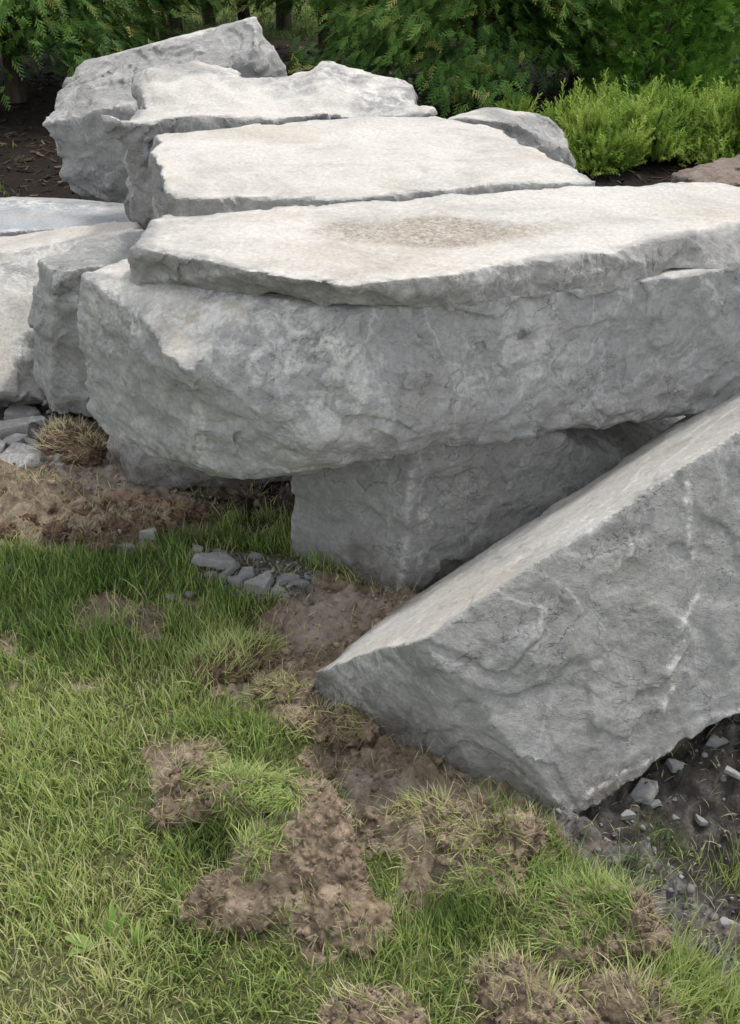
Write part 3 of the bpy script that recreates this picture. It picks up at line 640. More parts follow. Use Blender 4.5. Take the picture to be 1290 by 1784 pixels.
k = (rr['soil'] > .35) & (rs.rand(60000) < (.42-.27*rr['clay'])*sstep(-.5, .4, fbm(np.stack([qx, qy, 0*qx], 1), 8, 3, 95))) & (rr['dust'] < .4); qx, qy = qx[k], qy[k]; n = len(qx)
crumbs('soil_crumbs', np.stack([qx, qy, hgt(qx, qy)+.002], 1), np.minimum(rs.lognormal(0, .6, n)*.0060, .028), 3, CLOD)
k = (rr['dust'] > .35) & (rs.rand(60000) < .5)
qx = rs.uniform(-1.0, 1.1, 60000); qy = rs.uniform(.9, 2.95, 60000); _, ppx, ppy, rr = masks(qx, qy); k = (rr['dust'] > .4) & (rs.rand(60000) < .42-.24*(rr['dark'] > .4)); qx, qy = qx[k], qy[k]; n = len(qx)
t = NT('stone_grit'); GRIT = t.done(t.ramp(t.attr('tint'), [(0, (.05, .048, .046)), (.7, (.17, .168, .165)), (1, (.30, .30, .30))]))
tag(crumbs('shale_gravel', np.stack([qx, qy, hgt(qx, qy)+.001], 1), np.minimum(rs.lognormal(0, .75, n)*.0052, .016), 6, GRIT), kind='stuff')
clod('turf_clod', [E(500, 1510, 1.27, (.080, .055, .078)), E(552, 1470, 1.30, (.060, .048, .085)), E(545, 1425, 1.33, (.052, .042, .06)), E(585, 1530, 1.27, (.05, .045, .06)), E(535, 1395, 1.35, (.040, .035, .04)), EZ(580, 1590, .025, (.08, .055, .048)), EZ(440, 1570, .028, (.09, .055, .05)), EZ(370, 1585, .01, (.05, .04, .025)), EZ(620, 1615, .012, (.06, .045, .03)),
                   E(470, 1520, 1.28, (.05, .04, .05)), E(470, 1385, 1.39, (.07, .03, .03)), E(410, 1385, 1.41, (.05, .03, .028))], seed=2.2, vox=.0034, lump=.0085,
     label='biggest upturned clod of crumbly brown soil with grass along its folded top', grass=lambda p, n: ((p[:, 0] < lc[0]+.085-.9*(.16-p[:, 2])) & (p[:, 2] > .085-.03*fbm(p, 30, 2, 4)))*(n[:, 2] > -.45)*(.2+np.clip(fbm(p, 22, 2, 6)+.5, 0, 1)), tufts=1700, tintr=(.2, .72), glen=(.025, .06), fiber=900, glean=(.8, 1.6))
clod('turf_clod', [EZ(348, 1335, .035, (.035, .028, .035)), EZ(312, 1375, .03, (.036, .032, .036)), EZ(300, 1415, .02, (.035, .03, .03)), EZ(350, 1400, .04, (.03, .03, .03))], seed=3.4,
     label='small pale clod of turned soil lying just left of the biggest one', grass=lambda p, n: (n[:, 0] > .1)*(n[:, 1] < .6)*1., tufts=420, tintr=(.2, .8), fiber=320)
clod('turf_clod', [EZ(905, 1455, .035, (.04, .035, .045)), EZ(880, 1500, .02, (.04, .03, .03)), EZ(855, 1545, .012, (.05, .035, .022))], seed=4.6, label='brown root-bound clod just below the lowest corner of the tilted block',
     grass=lambda p, n: (p[:, 0] < at(890, 1450, Z=0)[0])*(n[:, 2] > 0)*1., tufts=330, tintr=(.15, .6), fiber=420)
clod('turf_clod', [EZ(1100, 1610, .03, (.030, .035, .05)), EZ(1130, 1640, .02, (.03, .03, .035)), EZ(1030, 1570, .035, (.045, .03, .022)), EZ(1030, 1625, .025, (.075, .045, .035)), EZ(985, 1660, .015, (.04, .03, .025))], seed=5.1,
     label='overturned flap of turf with green grass on its crown and fibrous roots on one end', grass=lambda p, n: (p[:, 0] < at(1090, 1600, Z=0)[0])*(n[:, 2] > .1)*1., tufts=1100, tintr=(.12, .62), glen=(.025, .055), fiber=900)
clod('turf_clod', [EZ(890, 1720, .02, (.06, .045, .032)), EZ(930, 1745, .015, (.04, .035, .025))], seed=6.3, label='crumbly clod between the overturned flap and the bottom of the photo', tufts=130, tintr=(.3, .9), fiber=300)
clod('turf_clod', [EZ(1080, 1750, .02, (.075, .045, .04)), EZ(1010, 1775, .015, (.05, .04, .03)), EZ(1150, 1790, .01, (.05, .04, .03))], seed=7.3, label='wide lumpy clod cut off by the bottom of the photo', tufts=120, tintr=(.3, .9), fiber=360)
clod('turf_clod', [EZ(640, 1790, .01, (.07, .04, .025))], seed=8.3, label='low soil clod at the bottom, below the broad heap of the biggest clod', tufts=80, tintr=(.3, .9), fiber=150)
clod('turf_clod', [EZ(740, 1430, .02, (.06, .03, .035)), EZ(790, 1465, .012, (.045, .03, .025))], seed=9.7, label='grassy clod on bare soil between the biggest clod and the tilted block', grass=lambda p, n: (n[:, 2] > 0)*1., tufts=420, tintr=(.3, .95), fiber=260)
clod('turf_clod', [EZ(395, 1160, .01, (.05, .035, .03)), EZ(360, 1180, .0, (.03, .03, .025)), EZ(440, 1140, .01, (.04, .03, .025))], seed=10.7, label='low clod crowned with straw-coloured grass at the edge of the shaded lawn', grass=lambda p, n: (n[:, 2] > 0)*1., tufts=620, tintr=(.3, .85), glen=(.035, .07), mat=DCLOD)
clod('turf_clod', [EZ(600, 1268, .005, (.07, .04, .03)), EZ(550, 1262, .0, (.05, .03, .025))], seed=11.7, label='soil clod pushed up against the left corner of the tilted block', tufts=260, tintr=(.5, 1), fiber=200)
clod('turf_clod', [EZ(118, 775, .03, (.075, .06, .05)), EZ(150, 790, .02, (.05, .05, .035))], seed=12.7, label='dark clod of dead grass in the gap below the upright narrow boulder', grass=lambda p, n: (n[:, 2] > -.1)*1., tufts=600, tintr=(.78, 1), glen=(.03, .065), mat=DCLOD, glean=(.9, 1.8), fiber=500)
clod('turf_clod', [EZ(475, 1205, .0, (.05, .03, .022))], seed=13.9, label='small clod with yellow clippings below the straw-crowned clod', tufts=160, tintr=(.3, .9), fiber=160)
ORD = ['first', 'second', 'third', 'fourth', 'fifth', 'sixth', 'seventh', 'eighth', 'ninth', 'tenth']
def rows(items, nrow):
    """a phrase for each small piece: its row (top to bottom) and its place in that row"""
    o = sorted(range(len(items)), key=lambda i: items[i][1]); names = {2: ['upper', 'lower'], 3: ['top', 'middle', 'bottom'], 4: ['top', 'second', 'third', 'bottom']}[nrow]; out = {}
    for r_, idx in enumerate(np.array_split(np.array(o), nrow)):
        for j, i in enumerate(sorted(idx, key=lambda i: items[i][0])): out[int(i)] = ORD[j]+' from the left in the '+names[r_]+' row'
    return out
rs = np.random.RandomState(3)
LUMPS = [(20, 870, 1.2), (70, 865, 1.1), (110, 890, 1.3), (50, 905, 1.1), (100, 925, 1.0), (150, 905, 1.2), (150, 935, .9), (200, 918, 1.0), (10, 925, .9), (-30, 890, 1.3), (245, 905, .8), (270, 920, .9), (310, 905, .8), (180, 950, .8), (345, 893, .7), (30, 845, 1.0)]
LUMPS = [q for q in LUMPS if q[0] > 0]; RL = rows(LUMPS, 3)
for k, (px, py, s) in enumerate(LUMPS):
    r = .026*s
    clod('soil_lump', [EZ(px, py, .025, (r*rs.uniform(.9, 1.5), r, r*rs.uniform(.6, .9)))]+[EZ(px+rs.uniform(-14, 14), py+rs.uniform(-6, 6), .03, (r*.7, r*.7, r*.6))], seed=20+k*1.3, lump=.009, vox=.004, mat=DCLOD,
         label='dark lump in the soil bank, '+RL[k], cat='soil lump', group='dark soil lumps banked beside the lawn', fiber=60 if k % 2 else 110)
def tuft(px, py, n, rad, ln, tintr, label, seed=1, lean=(.2, .9)):
    rs = np.random.RandomState(seed); c = at(px, py, Z=0); a = rs.normal(0, rad, (n, 2)); x, y = c[0]+a[:, 0], c[1]+a[:, 1]*.8
    b = np.stack([x, y, hgt(x, y)-.004], 1); org = np.array([c[0], c[1], float(b[:, 2].mean())]); az = np.arctan2(a[:, 1], a[:, 0])*.4+seed*1.7+rs.normal(0, 1.0, n)
    o = blade_obj('grass_tuft', b, rs.uniform(*ln, n), rs.uniform(.0016, .003, n), rs.uniform(*lean, n), az, rs.uniform(*tintr, n), seed=seed, origin=org); return tag(o, label, 'grass tuft')
tuft(580, 992, 230, .035, (.04, .08), (.1, .6), 'green tuft at the foot of the dark upright prop block', 21)
tuft(1165, 1425, 80, .025, (.04, .07), (.0, .3), 'dark green tuft in the shaded dirt under the tilted block', 22)
tuft(1285, 1480, 110, .035, (.04, .08), (.15, .7), 'thin tuft by the right edge on the dirt beyond the ridge', 23)
tuft(800, 1600, 420, .038, (.05, .085), (.08, .4), 'thick deep green tuft between the biggest clod and the overturned flap', 24, (.2, .7))
tuft(1080, 1550, 220, .05, (.045, .085), (.2, .6), 'bright tuft against the dusty ridge, above the flap of turf', 25)
tuft(1190, 1725, 420, .06, (.05, .09), (.25, .65), 'long pale green tuft right of the fibrous roots, near the corner', 26, (.3, .9))
tuft(690, 1650, 260, .05, (.045, .075), (.2, .7), 'yellowish tuft at the right foot of the biggest clod', 27)
tuft(510, 1600, 200, .04, (.045, .075), (.25, .6), 'tuft sprouting in front of the biggest clod', 28)
tuft(395, 1255, 300, .045, (.045, .08), (.2, .55), 'tall green tuft between the two paler patches of lawn above the small pale clod', 29)
tuft(880, 1440, 90, .025, (.05, .09), (.15, .5), 'sparse grey green tuft touching the lowest corner of the tilted block', 30, (.2, .8))
# broad-leaved weeds in the lawn
WEED = leafmat('weed_leaf', [(0, (.17, .29, .06)), (1, (.32, .44, .12))], .4)
def weed(px, py, specs, label, seed):
    c = at(px, py, Z=0); c[2] = float(hgt(np.array([c[0]]), np.array([c[1]]))[0]); V = []; Q = []; n = 0; ti = []; up = []
    for az, ln, wd, el in specs:
        d = np.array([math.cos(az), math.sin(az), 0]); sd = np.array([-d[1], d[0], 0]); pos = c+d*.004
        for k in range(9):
            t_ = k/8; ang = el-1.0*t_; wk = wd*math.sin(math.pi*min(1, .12+t_*.88))**.7*(1-.2*t_) if k < 8 else 0.0005
            for j in (-1, -.5, 0, .5, 1): V.append(pos+sd*wk*j*.5+np.array([0, 0, 1])*abs(j)*wk*.18+sd*.001*math.sin(k*2.1)); ti.append(.5+.4*math.sin(seed+k*.7+j)); up.append(t_+.3)
            pos = pos+(d*math.cos(ang)+np.array([0, 0, 1])*math.sin(ang))*ln/8
        for k in range(8):
            for j in range(4): a = n+k*5+j; Q.append([a, a+1, a+6, a+5])
        n += 45
    tag(mesh_np('weed', np.array(V), quads=np.array(Q), attrs={'tint': np.clip(ti, 0, 1), 'up': np.clip(up, 0, 1)}, mat=WEED, origin=c), label, 'weed')
weed(200, 1640, [(1.7, .075, .016, 1.5), (2.2, .05, .014, 1.3), (.9, .055, .013, 1.4)], 'tall bright green broad leaf standing in the lawn', 1)
weed(162, 1650, [(2.9, .05, .024, .7), (3.6, .04, .018, .6)], 'broad bright leaf lying flat in the lawn beside the tall leaf', 2)
weed(240, 1655, [(1.5, .055, .013, 1.45), (2.0, .04, .012, 1.3), (.6, .045, .011, 1.2)], 'narrow pale upright leaves in the lawn, the rightmost weed', 3)

# ------------------------------------------------------------------ small stones and shale
def chipstone(name, px, py, wx, wy, th, seed, label, group=None, mat=None, cat='stone', z=None, tilt=0.0, shale=True, mud_shade_k=.25):
    rs = np.random.RandomState(seed); c = at(px, py, Z=0); hh = float(hgt(np.array([c[0]]), np.array([c[1]]))[0]) if z is None else z
    c = at(px, py, Z=hh+th*.5); n = rs.randint(5, 8); an = np.sort(rs.uniform(0, 6.28, n)); pts = []; tx, ty = rs.normal(0, .12+tilt, 2)
    for a in an:
        r = rs.uniform(.8, 1.1); x, y = math.cos(a)*wx*r*.5, math.sin(a)*wy*r*.5
        for s_ in (1, -1):
            k = 1 if s_ < 0 else rs.uniform(.8, .95); pts.append(c+np.array([x*k, y*k, s_*th*.5+x*tx+y*ty]))
    pts += [c+np.array([wx*.05, 0, th*.55]), c+np.array([0, 0, -th*.5])]
    return rock(name, pts, max(.0013, max(wx, wy)/30), mat=mat or GREY, amp=min(.22, max(wx, wy)*1.9), ledge=.5, strat=0, seed=seed*1.37, merge=6, bedcut=1.5, chip=min(.25, max(wx, wy)*2), edgew=.4, mud=mud_shade_k, label=label, cat=cat, group=group)
chipstone('stone', 254, 934, .062, .05, .026, 1, 'pale five-sided stone on the brown soil bank, above a flatter pale stone')
chipstone('stone', 222, 957, .065, .04, .024, 2, 'flat pale stone at the edge of the lawn, below the five-sided one')
chipstone('stone', 276, 960, .016, .02, .022, 3, 'tiny white stone right of the flat pale stone at the lawn edge')
chipstone('stone', 20, 986, .035, .018, .010, 4, 'little white flake lying alone in the grass at far left')
chipstone('stone', 383, 976, .125, .05, .020, 5, 'long flat grey shard lying on the rubble in the shade', z=.025)
chipstone('stone', 345, 962, .03, .03, .022, 6, 'small rounded grey stone touching the left end of the long flat shard')
chipstone('stone', 210, 925, .012, .012, .01, 7, 'white pebble on the dark soil bank')
chipstone('stone', 866, 1537, .010, .010, .01, 8, 'white pebble beside the root-bound clod below the tilted block')
RB = 'grey stone pieces scattered in the shaded grass'
rs = np.random.RandomState(8)
RUB = [(400, 995, .05), (430, 1000, .045), (415, 1012, .05), (455, 1018, .07), (500, 1012, .06), (520, 1020, .05), (480, 1030, .05), (540, 1005, .035), (300, 1040, .035), (330, 1035, .03), (365, 1000, .04), (445, 968, .03), (505, 1040, .04), (350, 975, .025), (460, 928, .02), (380, 960, .025)]; RL = rows(RUB, 3)
for k, (px, py, w_) in enumerate(RUB):
    chipstone('rubble_stone', px, py, w_*1.25, w_*.95, w_*.32, 40+k, 'broken stone in the shaded grass, '+RL[k], RB, z=.008 if k < 8 else None)
SH = 'flakes of the grey shale rubble'
kk = 0
FL = [(38, 722, .10), (75, 745, .05), (25, 745, .13), (70, 775, .08), (95, 735, .05), (10, 775, .12), (45, 790, .11), (85, 800, .07), (20, 812, .12), (55, 815, .06), (110, 765, .045), (60, 758, .09), (5, 745, .09), (100, 790, .05), (-20, 800, .12), (30, 768, .07), (62, 735, .04),
                     (84, 715, .05), (12, 800, .06), (78, 818, .05), (40, 830, .07), (-15, 770, .08), (50, 775, .05), (66, 798, .05), (25, 795, .05), (100, 812, .04)]
FL = [q for q in FL if q[0] > -12]; RL = rows(FL, 4)
for (px, py, w_) in FL:
    chipstone('shale_flake', px, py, w_*1.5, w_*1.1, w_*.20+.006, 70+kk, 'shale flake in the rubble, '+RL[kk], SH, z=.004+.006*(kk % 3), tilt=.08, mat=GREYB, mud_shade_k=0); kk += 1
CH = [(1190, 1335, .055), (1120, 1378, .05), (1230, 1385, .045), (1180, 1370, .03), (1250, 1290, .04), (1270, 1420, .05), (1150, 1310, .03), (1225, 1430, .04), (1280, 1345, .03), (1095, 1420, .03), (1200, 1400, .03), (1140, 1400, .022), (1260, 1370, .025), (1210, 1350, .02)]; RL = rows(CH, 3)
for k, (px, py, w_) in enumerate(CH):
    chipstone('stone_chip', px, py, w_*1.4, w_*1.0, w_*.33, 120+k, 'stone chip under the tilted block, '+RL[k], 'stone chips in the dirt under the tilted block', tilt=.12)
chipstone('stone', 1275, 1612, .05, .03, .015, 150, 'pale chip at the end of the dusty ridge')

# ------------------------------------------------------------------ conifers
def scatter(name, tmpl, pos, fwd, up, scale, tint, mat, parent=None, origin=None):
    """copies of a small leafy spray merged into one crown. tmpl = (verts(K,3), quads, up-attr(K))"""
    tv, tq, tu = tmpl; N = len(pos); f = fwd/np.linalg.norm(fwd, axis=1)[:, None]; s = np.cross(up, f); s /= np.linalg.norm(s, axis=1)[:, None]+1e-9; u = np.cross(f, s)
    V = pos[:, None, :]+scale[:, None, None]*(tv[None, :, 0:1]*f[:, None, :]+tv[None, :, 1:2]*s[:, None, :]+tv[None, :, 2:3]*u[:, None, :])
    K = len(tv); q = (tq[None]+(np.arange(N)*K)[:, None, None]).reshape(-1, 4)
    return mesh_np(name, V.reshape(-1, 3), quads=q, attrs={'tint': np.repeat(tint, K), 'up': np.tile(tu, N)}, mat=mat, parent=parent, origin=origin, smooth=False)
def strip(V, Q, U, a, b, w0, w1, side, t0, t1):
    n = len(V); V += [a-side*w0, a+side*w0, b+side*w1, b-side*w1]; U += [t0, t0, t1, t1]; Q.append([n, n+1, n+2, n+3])
def fan_template(seed):
    rs = np.random.RandomState(seed); V, Q, U = [], [], []; z = lambda x: -.28*x*x
    for k in range(9):
        x = .08+.1*k; L = .42*(1-x*.72); sg = 1 if k % 2 else -1
        a = np.array([x, 0, z(x)]); dr = np.array([.72+.1*rs.randn(), sg*.62, -.12+.12*rs.randn()]); dr /= np.linalg.norm(dr); m_ = a+dr*L*.5; b = a+dr*L
        sd_ = np.array([-dr[1], dr[0], .15*rs.randn()])
        strip(V, Q, U, a, m_, .016, .040, sd_, .3, .6); strip(V, Q, U, m_, b, .040, .010, sd_, .6, 1)
        for h in (.4, .7):
            p = a+dr*L*h; dd = np.array([.95, sg*(.1 if h < .5 else .9), 0]); dd /= np.linalg.norm(dd); strip(V, Q, U, p, p+dd*L*.45, .030, .012, np.array([-dd[1], dd[0], 0]), .6, 1)
    strip(V, Q, U, np.array([0, 0, 0.]), np.array([.5, 0, z(.5)]), .008, .014, np.array([0, 1., 0]), .1, .4); strip(V, Q, U, np.array([.5, 0, z(.5)]), np.array([1., 0, z(1)]), .014, .006, np.array([0, 1., 0]), .4, .9)
    return np.array(V), np.array(Q), np.array(U)
def shoot_template(seed):
    rs = np.random.RandomState(seed); V, Q, U = [], [], []
    strip(V, Q, U, np.zeros(3), np.array([1., 0, 0]), .012, .006, np.array([0, 1., 0]), .2, .8)
    for k in range(20):
        x = .12+.045*k; a = k*2.4+rs.uniform(-.3, .3); L = .20*(1-.35*x)*rs.uniform(.8, 1.2); o_ = np.array([0, math.cos(a), math.sin(a)]); d = np.array([.75, *(o_[1:]*.8)]); d /= np.linalg.norm(d)
        sd_ = np.cross(d, o_+np.array([0, .3, .2])); sd_ /= np.linalg.norm(sd_)+1e-9; strip(V, Q, U, np.array([x, 0, 0]), np.array([x, 0, 0])+d*L, .022, .010, sd_, .4, 1)
    return np.array(V), np.array(Q), np.array(U)
FANS = [fan_template(k) for k in range(3)]; SHOOT = shoot_template(4)
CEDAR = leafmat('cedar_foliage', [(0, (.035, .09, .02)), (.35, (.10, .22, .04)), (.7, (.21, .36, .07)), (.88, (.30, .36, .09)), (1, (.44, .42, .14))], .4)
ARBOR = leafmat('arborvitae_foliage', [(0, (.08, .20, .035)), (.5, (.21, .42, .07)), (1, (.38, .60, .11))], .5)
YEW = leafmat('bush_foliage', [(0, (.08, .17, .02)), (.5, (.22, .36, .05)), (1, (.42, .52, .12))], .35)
t = NT('bark'); BARK = t.done(t.ramp(t.noise(14, 7, .7, .4, co=t.mapv((1, 1, .12))), [(.35, (.03, .022, .018)), (.65, (.12, .095, .075))]), t.bump(t.noise(30, 6, .7, co=t.mapv((1, 1, .15))), .01))
def tubes(segs, n=7):
    V, Q = [], []
    for pts, rad in segs:
        o = len(V)
        for k, p in enumerate(pts):
            a = pts[min(k+1, len(pts)-1)]-pts[max(k-1, 0)]; a = a/np.linalg.norm(a); s1 = np.cross(a, [0, 0, 1.] if abs(a[2]) < .9 else [1., 0, 0]); s1 /= np.linalg.norm(s1); s2 = np.cross(a, s1)
            for j in range(n): th = 2*math.pi*j/n; V.append(p+rad[k]*(1+.12*math.sin(3*th+k))*(math.cos(th)*s1+math.sin(th)*s2))
        for k in range(len(pts)-1):
            for j in range(n): Q.append([o+k*n+j, o+k*n+(j+1) % n, o+(k+1)*n+(j+1) % n, o+(k+1)*n+j])
    return np.array(V), np.array(Q)
def cedar(name, x, y, rad, h, low, nspray, seed, label, mat=None, stems=1, tb=0.0, dense=False, cat='tree', group=None, tr=.06, sc=(.06, .135), gold=.05, nz=0.0):
    rs = np.random.RandomState(seed); o = bpy.data.objects.new(name, None); C.objects.link(o); o.location = (x, y, 0); tag(o, label, cat, group); org = (x, y, 0)
    segs = []; c0 = np.array([x, y, 0.])
    for s_ in range(stems):
        off = rs.normal(0, .12 if stems > 1 else 0, 2); hh = h*.93; pts = []; rr = []
        for k in range(8): t_ = k/7; pts.append(c0+np.array([off[0]*(1+t_)+.03*math.sin(seed+k), off[1]*(1+t_)+.03*math.cos(seed*2+k), hh*t_-.03*(k == 0)])); rr.append(tr*(1.25 if k == 0 else 1)*(1-.85*t_))
        segs.append((pts, rr))
    boughs = []
    if not dense:
        for k in range(26):
            z0 = low+.25+(h-low-.5)*(k/26)**1.35; a = k*2.4+rs.uniform(-.4, .4); R_ = rad*(1-z0/h)**.6*rs.uniform(.75, 1.1); d = np.array([math.cos(a), math.sin(a), 0])
            pts = [c0+np.array([0, 0, z0])+d*R_*t_+np.array([0, 0, .18*R_*t_-.52*R_*t_*t_]) for t_ in np.linspace(0, 1, 5)]; boughs.append(pts); segs.append((pts, [.016, .012, .009, .006, .003]))
    V, Q = tubes(segs); mesh_np('trunk', V, quads=Q, mat=BARK, parent=o, origin=org)
    # sprays: clustered on clump centres so that the crown has lumps and gaps
    if dense:
        u = rs.rand(nspray); z = low+(h-low)*u**1.5; a = rs.uniform(0, 6.283, nspray); env = rad*np.clip((1-(z/h)**1.6), .03, 1)**.75; lumps = fbm(np.stack([np.cos(a)*rad, np.sin(a)*rad, z], 1), 4.5, 3, seed)
        r_ = env*(.82+.22*lumps+rs.uniform(-.12, .05, nspray)); pos = np.stack([x+np.cos(a)*r_, y+np.sin(a)*r_, z], 1)
        fw = np.stack([np.cos(a)+rs.normal(0, .35, nspray), np.sin(a)+rs.normal(0, .35, nspray), rs.normal(.55, .45, nspray)], 1); up = rs.normal(0, 1, (nspray, 3)); tint = np.clip(.5+.55*lumps+rs.normal(0, .16, nspray), 0, 1)
    else:
        nb = len(boughs); bi = rs.randint(0, nb, nspray); tt = .25+.8*rs.rand(nspray)**.8; B = np.array(boughs); i0 = np.clip((tt*4).astype(int), 0, 3); fr = tt*4-i0
        pos = B[bi, i0]*(1-fr[:, None])+B[bi, i0+1]*fr[:, None]; ou = pos-np.array([x, y, 0]); ou[:, 2] = 0; ou /= np.linalg.norm(ou, axis=1)[:, None]+1e-6
        pos = pos+rs.normal(0, 1, (nspray, 3))*np.array([.13, .13, .10])*(rad/.9)+np.array([0, 0, -.05]); pos[:, 2] = np.maximum(pos[:, 2], low+.22*rs.rand(nspray)+nz)
        fw = ou+rs.normal(0, .55, (nspray, 3)); fw[:, 2] = rs.normal(-.45, .35, nspray); up = rs.normal(0, .45, (nspray, 3))+np.array([0, 0, 1.]); up += ou*.8
        bt = rs.rand(nb); tint = np.clip(.18+.35*bt[bi]+rs.normal(0, .13, nspray)+.12*(tt-.5), 0, .78); gd = rs.rand(nspray) < gold*(tt > .75)*3; tint = np.where(gd, rs.uniform(.85, 1, nspray), tint)
    scl = rs.uniform(*sc, nspray); part = np.array_split(np.arange(nspray), 3); M = []
    Vv, Qq, Tt, Uu = [], [], [], []; n0 = 0
    for idx, T in zip(part, FANS):
        tv, tq, tu = T; f = fw[idx]/np.linalg.norm(fw[idx], axis=1)[:, None]; s = np.cross(up[idx], f); s /= np.linalg.norm(s, axis=1)[:, None]+1e-9; u = np.cross(f, s)
        VV = pos[idx][:, None, :]+scl[idx][:, None, None]*(tv[None, :, 0:1]*f[:, None, :]+tv[None, :, 1:2]*s[:, None, :]+tv[None, :, 2:3]*u[:, None, :])
        K = len(tv); Vv.append(VV.reshape(-1, 3)); Qq.append((tq[None]+(np.arange(len(idx))*K)[:, None, None]).reshape(-1, 4)+n0); n0 += len(idx)*K; Tt.append(np.repeat(tint[idx], K)); Uu.append(np.tile(tu*.5+.5, len(idx)))
    mesh_np('crown', np.concatenate(Vv), quads=np.concatenate(Qq), attrs={'tint': np.concatenate(Tt), 'up': np.concatenate(Uu)}, mat=mat or CEDAR, parent=o, origin=org, smooth=False)
    return o
def pxX(px, Y, z=0): return float(at(px, 100, Y=Y)[0])
HG = 'conifers of the hedge'
def XY(px, Y): return (px-645)/FPX*(Y*CP+.86)
cedar('cedar_tree', XY(30, 7.5), 7.5, 1.15, 3.2, .22, 15000, 31, 'dark cedar at the far left, behind the tall craggy boulder', group=HG, gold=.03)
cedar('cedar_tree', XY(185, 8.7), 8.7, .75, 3.0, .35, 8000, 32, 'slim cedar just right of the far left one, mostly in shade', group=HG)
cedar('cedar_tree', XY(300, 9.8), 9.8, .8, 3.2, 1.0, 5000, 33, 'many-stemmed cedar whose bare thin trunks show left of the peak of the tall boulder', group=HG, stems=5, tr=.045)
cedar('cedar_tree', XY(430, 9.0), 9.0, .7, 3.0, .42, 5500, 34, 'thin cedar right above the peak of the tall boulder', group=HG, tr=.05)
cedar('cedar_tree', XY(578, 8.4), 8.4, .75, 3.2, .38, 6000, 35, 'open cedar with a dark trunk showing above the lumpy boulder', group=HG, tr=.07, gold=.04)
cedar('cedar_tree', XY(838, 7.6), 7.6, 1.15, 3.3, .17, 17000, 36, 'cedar with yellow-tipped drooping boughs and a black trunk above the small back boulder', group=HG, tr=.085, gold=.05)
cedar('cedar_tree', XY(1010, 8.1), 8.1, .9, 3.3, .28, 12000, 37, 'dark shaded cedar between the drooping cedar and the dense clipped evergreens', group=HG, gold=.01)
cedar('cedar_tree', XY(365, 10.6), 10.6, .8, 3.2, .55, 4500, 41, 'cedar deep in the shade behind the many-stemmed one', group=HG, tr=.05)
cedar('cedar_tree', XY(500, 10.4), 10.4, .8, 3.2, .35, 4500, 42, 'shaded cedar farther back, between the thin cedar and the open one', group=HG, tr=.06)
cedar('arborvitae', XY(1520, 7.6), 7.6, .50, 2.7, .05, 5000, 43, 'dense evergreen standing beyond the right edge of the photo', mat=ARBOR, dense=True, group=HG, sc=(.07, .13))
cedar('cedar_tree', XY(-420, 7.8), 7.8, 1.1, 3.1, .22, 6000, 44, 'cedar standing beyond the left edge of the photo', group=HG)
cedar('arborvitae', XY(1128, 7.3), 7.3, .46, 2.6, .05, 10000, 38, 'dense narrow evergreen behind the bright bushes', mat=ARBOR, dense=True, group=HG, sc=(.06, .12))
cedar('arborvitae', XY(1300, 7.5), 7.5, .50, 2.7, .05, 9000, 39, 'dense evergreen cut by the right edge', mat=ARBOR, dense=True, group=HG, sc=(.06, .12))
def bush(x, y, rx, h, n, seed, label):
    rs = np.random.RandomState(seed); o = bpy.data.objects.new('bush', None); C.objects.link(o); o.location = (x, y, 0); tag(o, label, 'bush', 'bright green bushes by the hedge')
    a = rs.uniform(0, 6.283, n); el = np.arcsin(rs.rand(n)**.8); d = np.stack([np.cos(a)*np.cos(el), np.sin(a)*np.cos(el), np.sin(el)], 1); lump = fbm(d+seed, 2.6, 3, seed)
    r_ = (.72+.62*lump+rs.uniform(-.3, .06, n)); pos = np.array([x, y, .02])+d*r_[:, None]*np.array([rx, rx*.8, h*.92])
    fw = d*.7+np.array([0, 0, .75])+rs.normal(0, .38, (n, 3)); up = rs.normal(0, 1, (n, 3))
    scatter('crown', SHOOT, pos, fw, up, np.where(rs.rand(n) < .025, rs.uniform(.13, .20, n), rs.uniform(.05, .115, n)), np.clip(.5+.7*lump+rs.normal(0, .2, n), 0, 1), YEW, parent=o, origin=(x, y, 0))
    segs = []
    for k in range(9):
        aa = k*2.4; dd = np.array([math.cos(aa)*rx*.6, math.sin(aa)*rx*.5, h*.75]); segs.append(([np.array([x, y, -.02])+dd*t_ for t_ in (0, .35, .7, 1)], [.012, .010, .007, .003]))
    V, Q = tubes(segs, 6); mesh_np('stem', V, quads=Q, mat=BARK, parent=o, origin=(x, y, 0))
bush(XY(1120, 6.15), 6.15, .42, .40, 5200, 51, 'largest bright green bush behind the right end of the huge slab')
bush(XY(985, 6.0), 6.0, .20, .33, 1700, 52, 'small bright bush touching the right side of the small back boulder')
bush(XY(1040, 5.85), 5.85, .24, .27, 1900, 55, 'low bright bush in front, between the small back boulder and the largest bush')
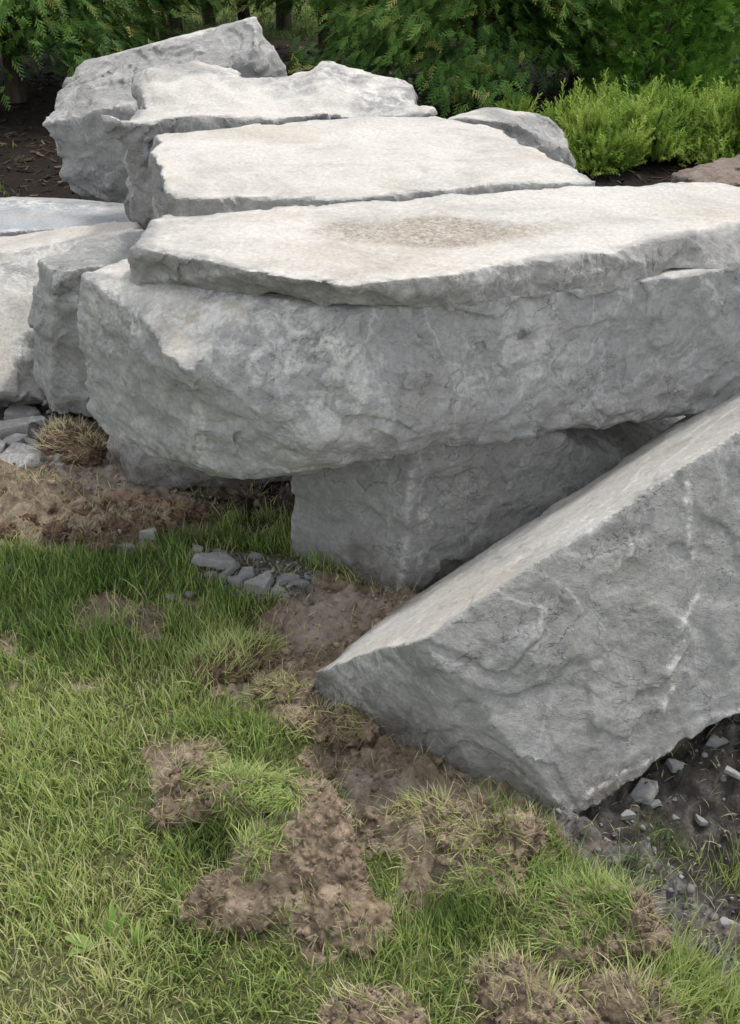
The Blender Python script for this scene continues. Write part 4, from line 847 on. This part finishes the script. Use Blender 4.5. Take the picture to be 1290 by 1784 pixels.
bush(XY(1275, 6.1), 6.1, .38, .38, 3600, 53, 'bright green bush cut by the right edge above the brown boulder')
bush(XY(890, 6.4), 6.4, .12, .27, 500, 54, 'tiny bush tip showing over the small back boulder')
# bark mulch and a few weeds on the bed beyond the stones
m = 9000; mx_ = rs.uniform(-2.9, 3.0, m); my_ = rs.uniform(4.6, 9.6, m); hh = hgt(mx_, my_); a = rs.uniform(0, 3.14, m); L = rs.uniform(.012, .045, m); wd = rs.uniform(.003, .009, m); c_ = np.stack([mx_, my_, hh+.006], 1)
d = np.stack([np.cos(a), np.sin(a), rs.normal(0, .25, m)], 1)*L[:, None]; s_ = np.stack([-np.sin(a), np.cos(a), rs.normal(0, .3, m)], 1)*wd[:, None]
V = np.stack([c_-d-s_, c_+d-s_, c_+d*.8+s_, c_-d*.9+s_], 1).reshape(-1, 3)
t = NT('bark_mulch'); MUL = t.done(t.ramp(t.attr('tint'), [(0, (.014, .010, .008)), (.85, (.055, .038, .028)), (1, (.16, .12, .09))]))
tag(mesh_np('bark_mulch', V, quads=np.arange(4*m).reshape(-1, 4), attrs={'tint': np.repeat(rs.rand(m), 4)}, mat=MUL, smooth=False), kind='stuff')
m = 5000; qx = rs.uniform(-2.6, -.9, m); qy = rs.uniform(4.6, 6.6, m); k = fbm(np.stack([qx, qy, 0*qx], 1), 3, 3, 44)+.4*(5.6-qy) > .12; qx, qy = qx[k], qy[k]; n = len(qx)
tag(blade_obj('ground_cover', np.stack([qx, qy, hgt(qx, qy)], 1), rs.uniform(.02, .06, n), rs.uniform(.003, .007, n), rs.uniform(.3, 1.2, n), rs.uniform(0, 6.28, n), rs.uniform(0, .5, n), seed=4, nseg=3), kind='stuff')
m = 26000; qx = rs.uniform(-4.5, 4, m); qy = rs.uniform(9.8, 13.5, m)
tag(blade_obj('far_lawn_grass', np.stack([qx, qy, 0*qx], 1), rs.uniform(.03, .08, m), rs.uniform(.005, .01, m), rs.uniform(.3, 1.2, m), rs.uniform(0, 6.28, m), rs.uniform(.0, .25, m), seed=6, nseg=3), kind='stuff')
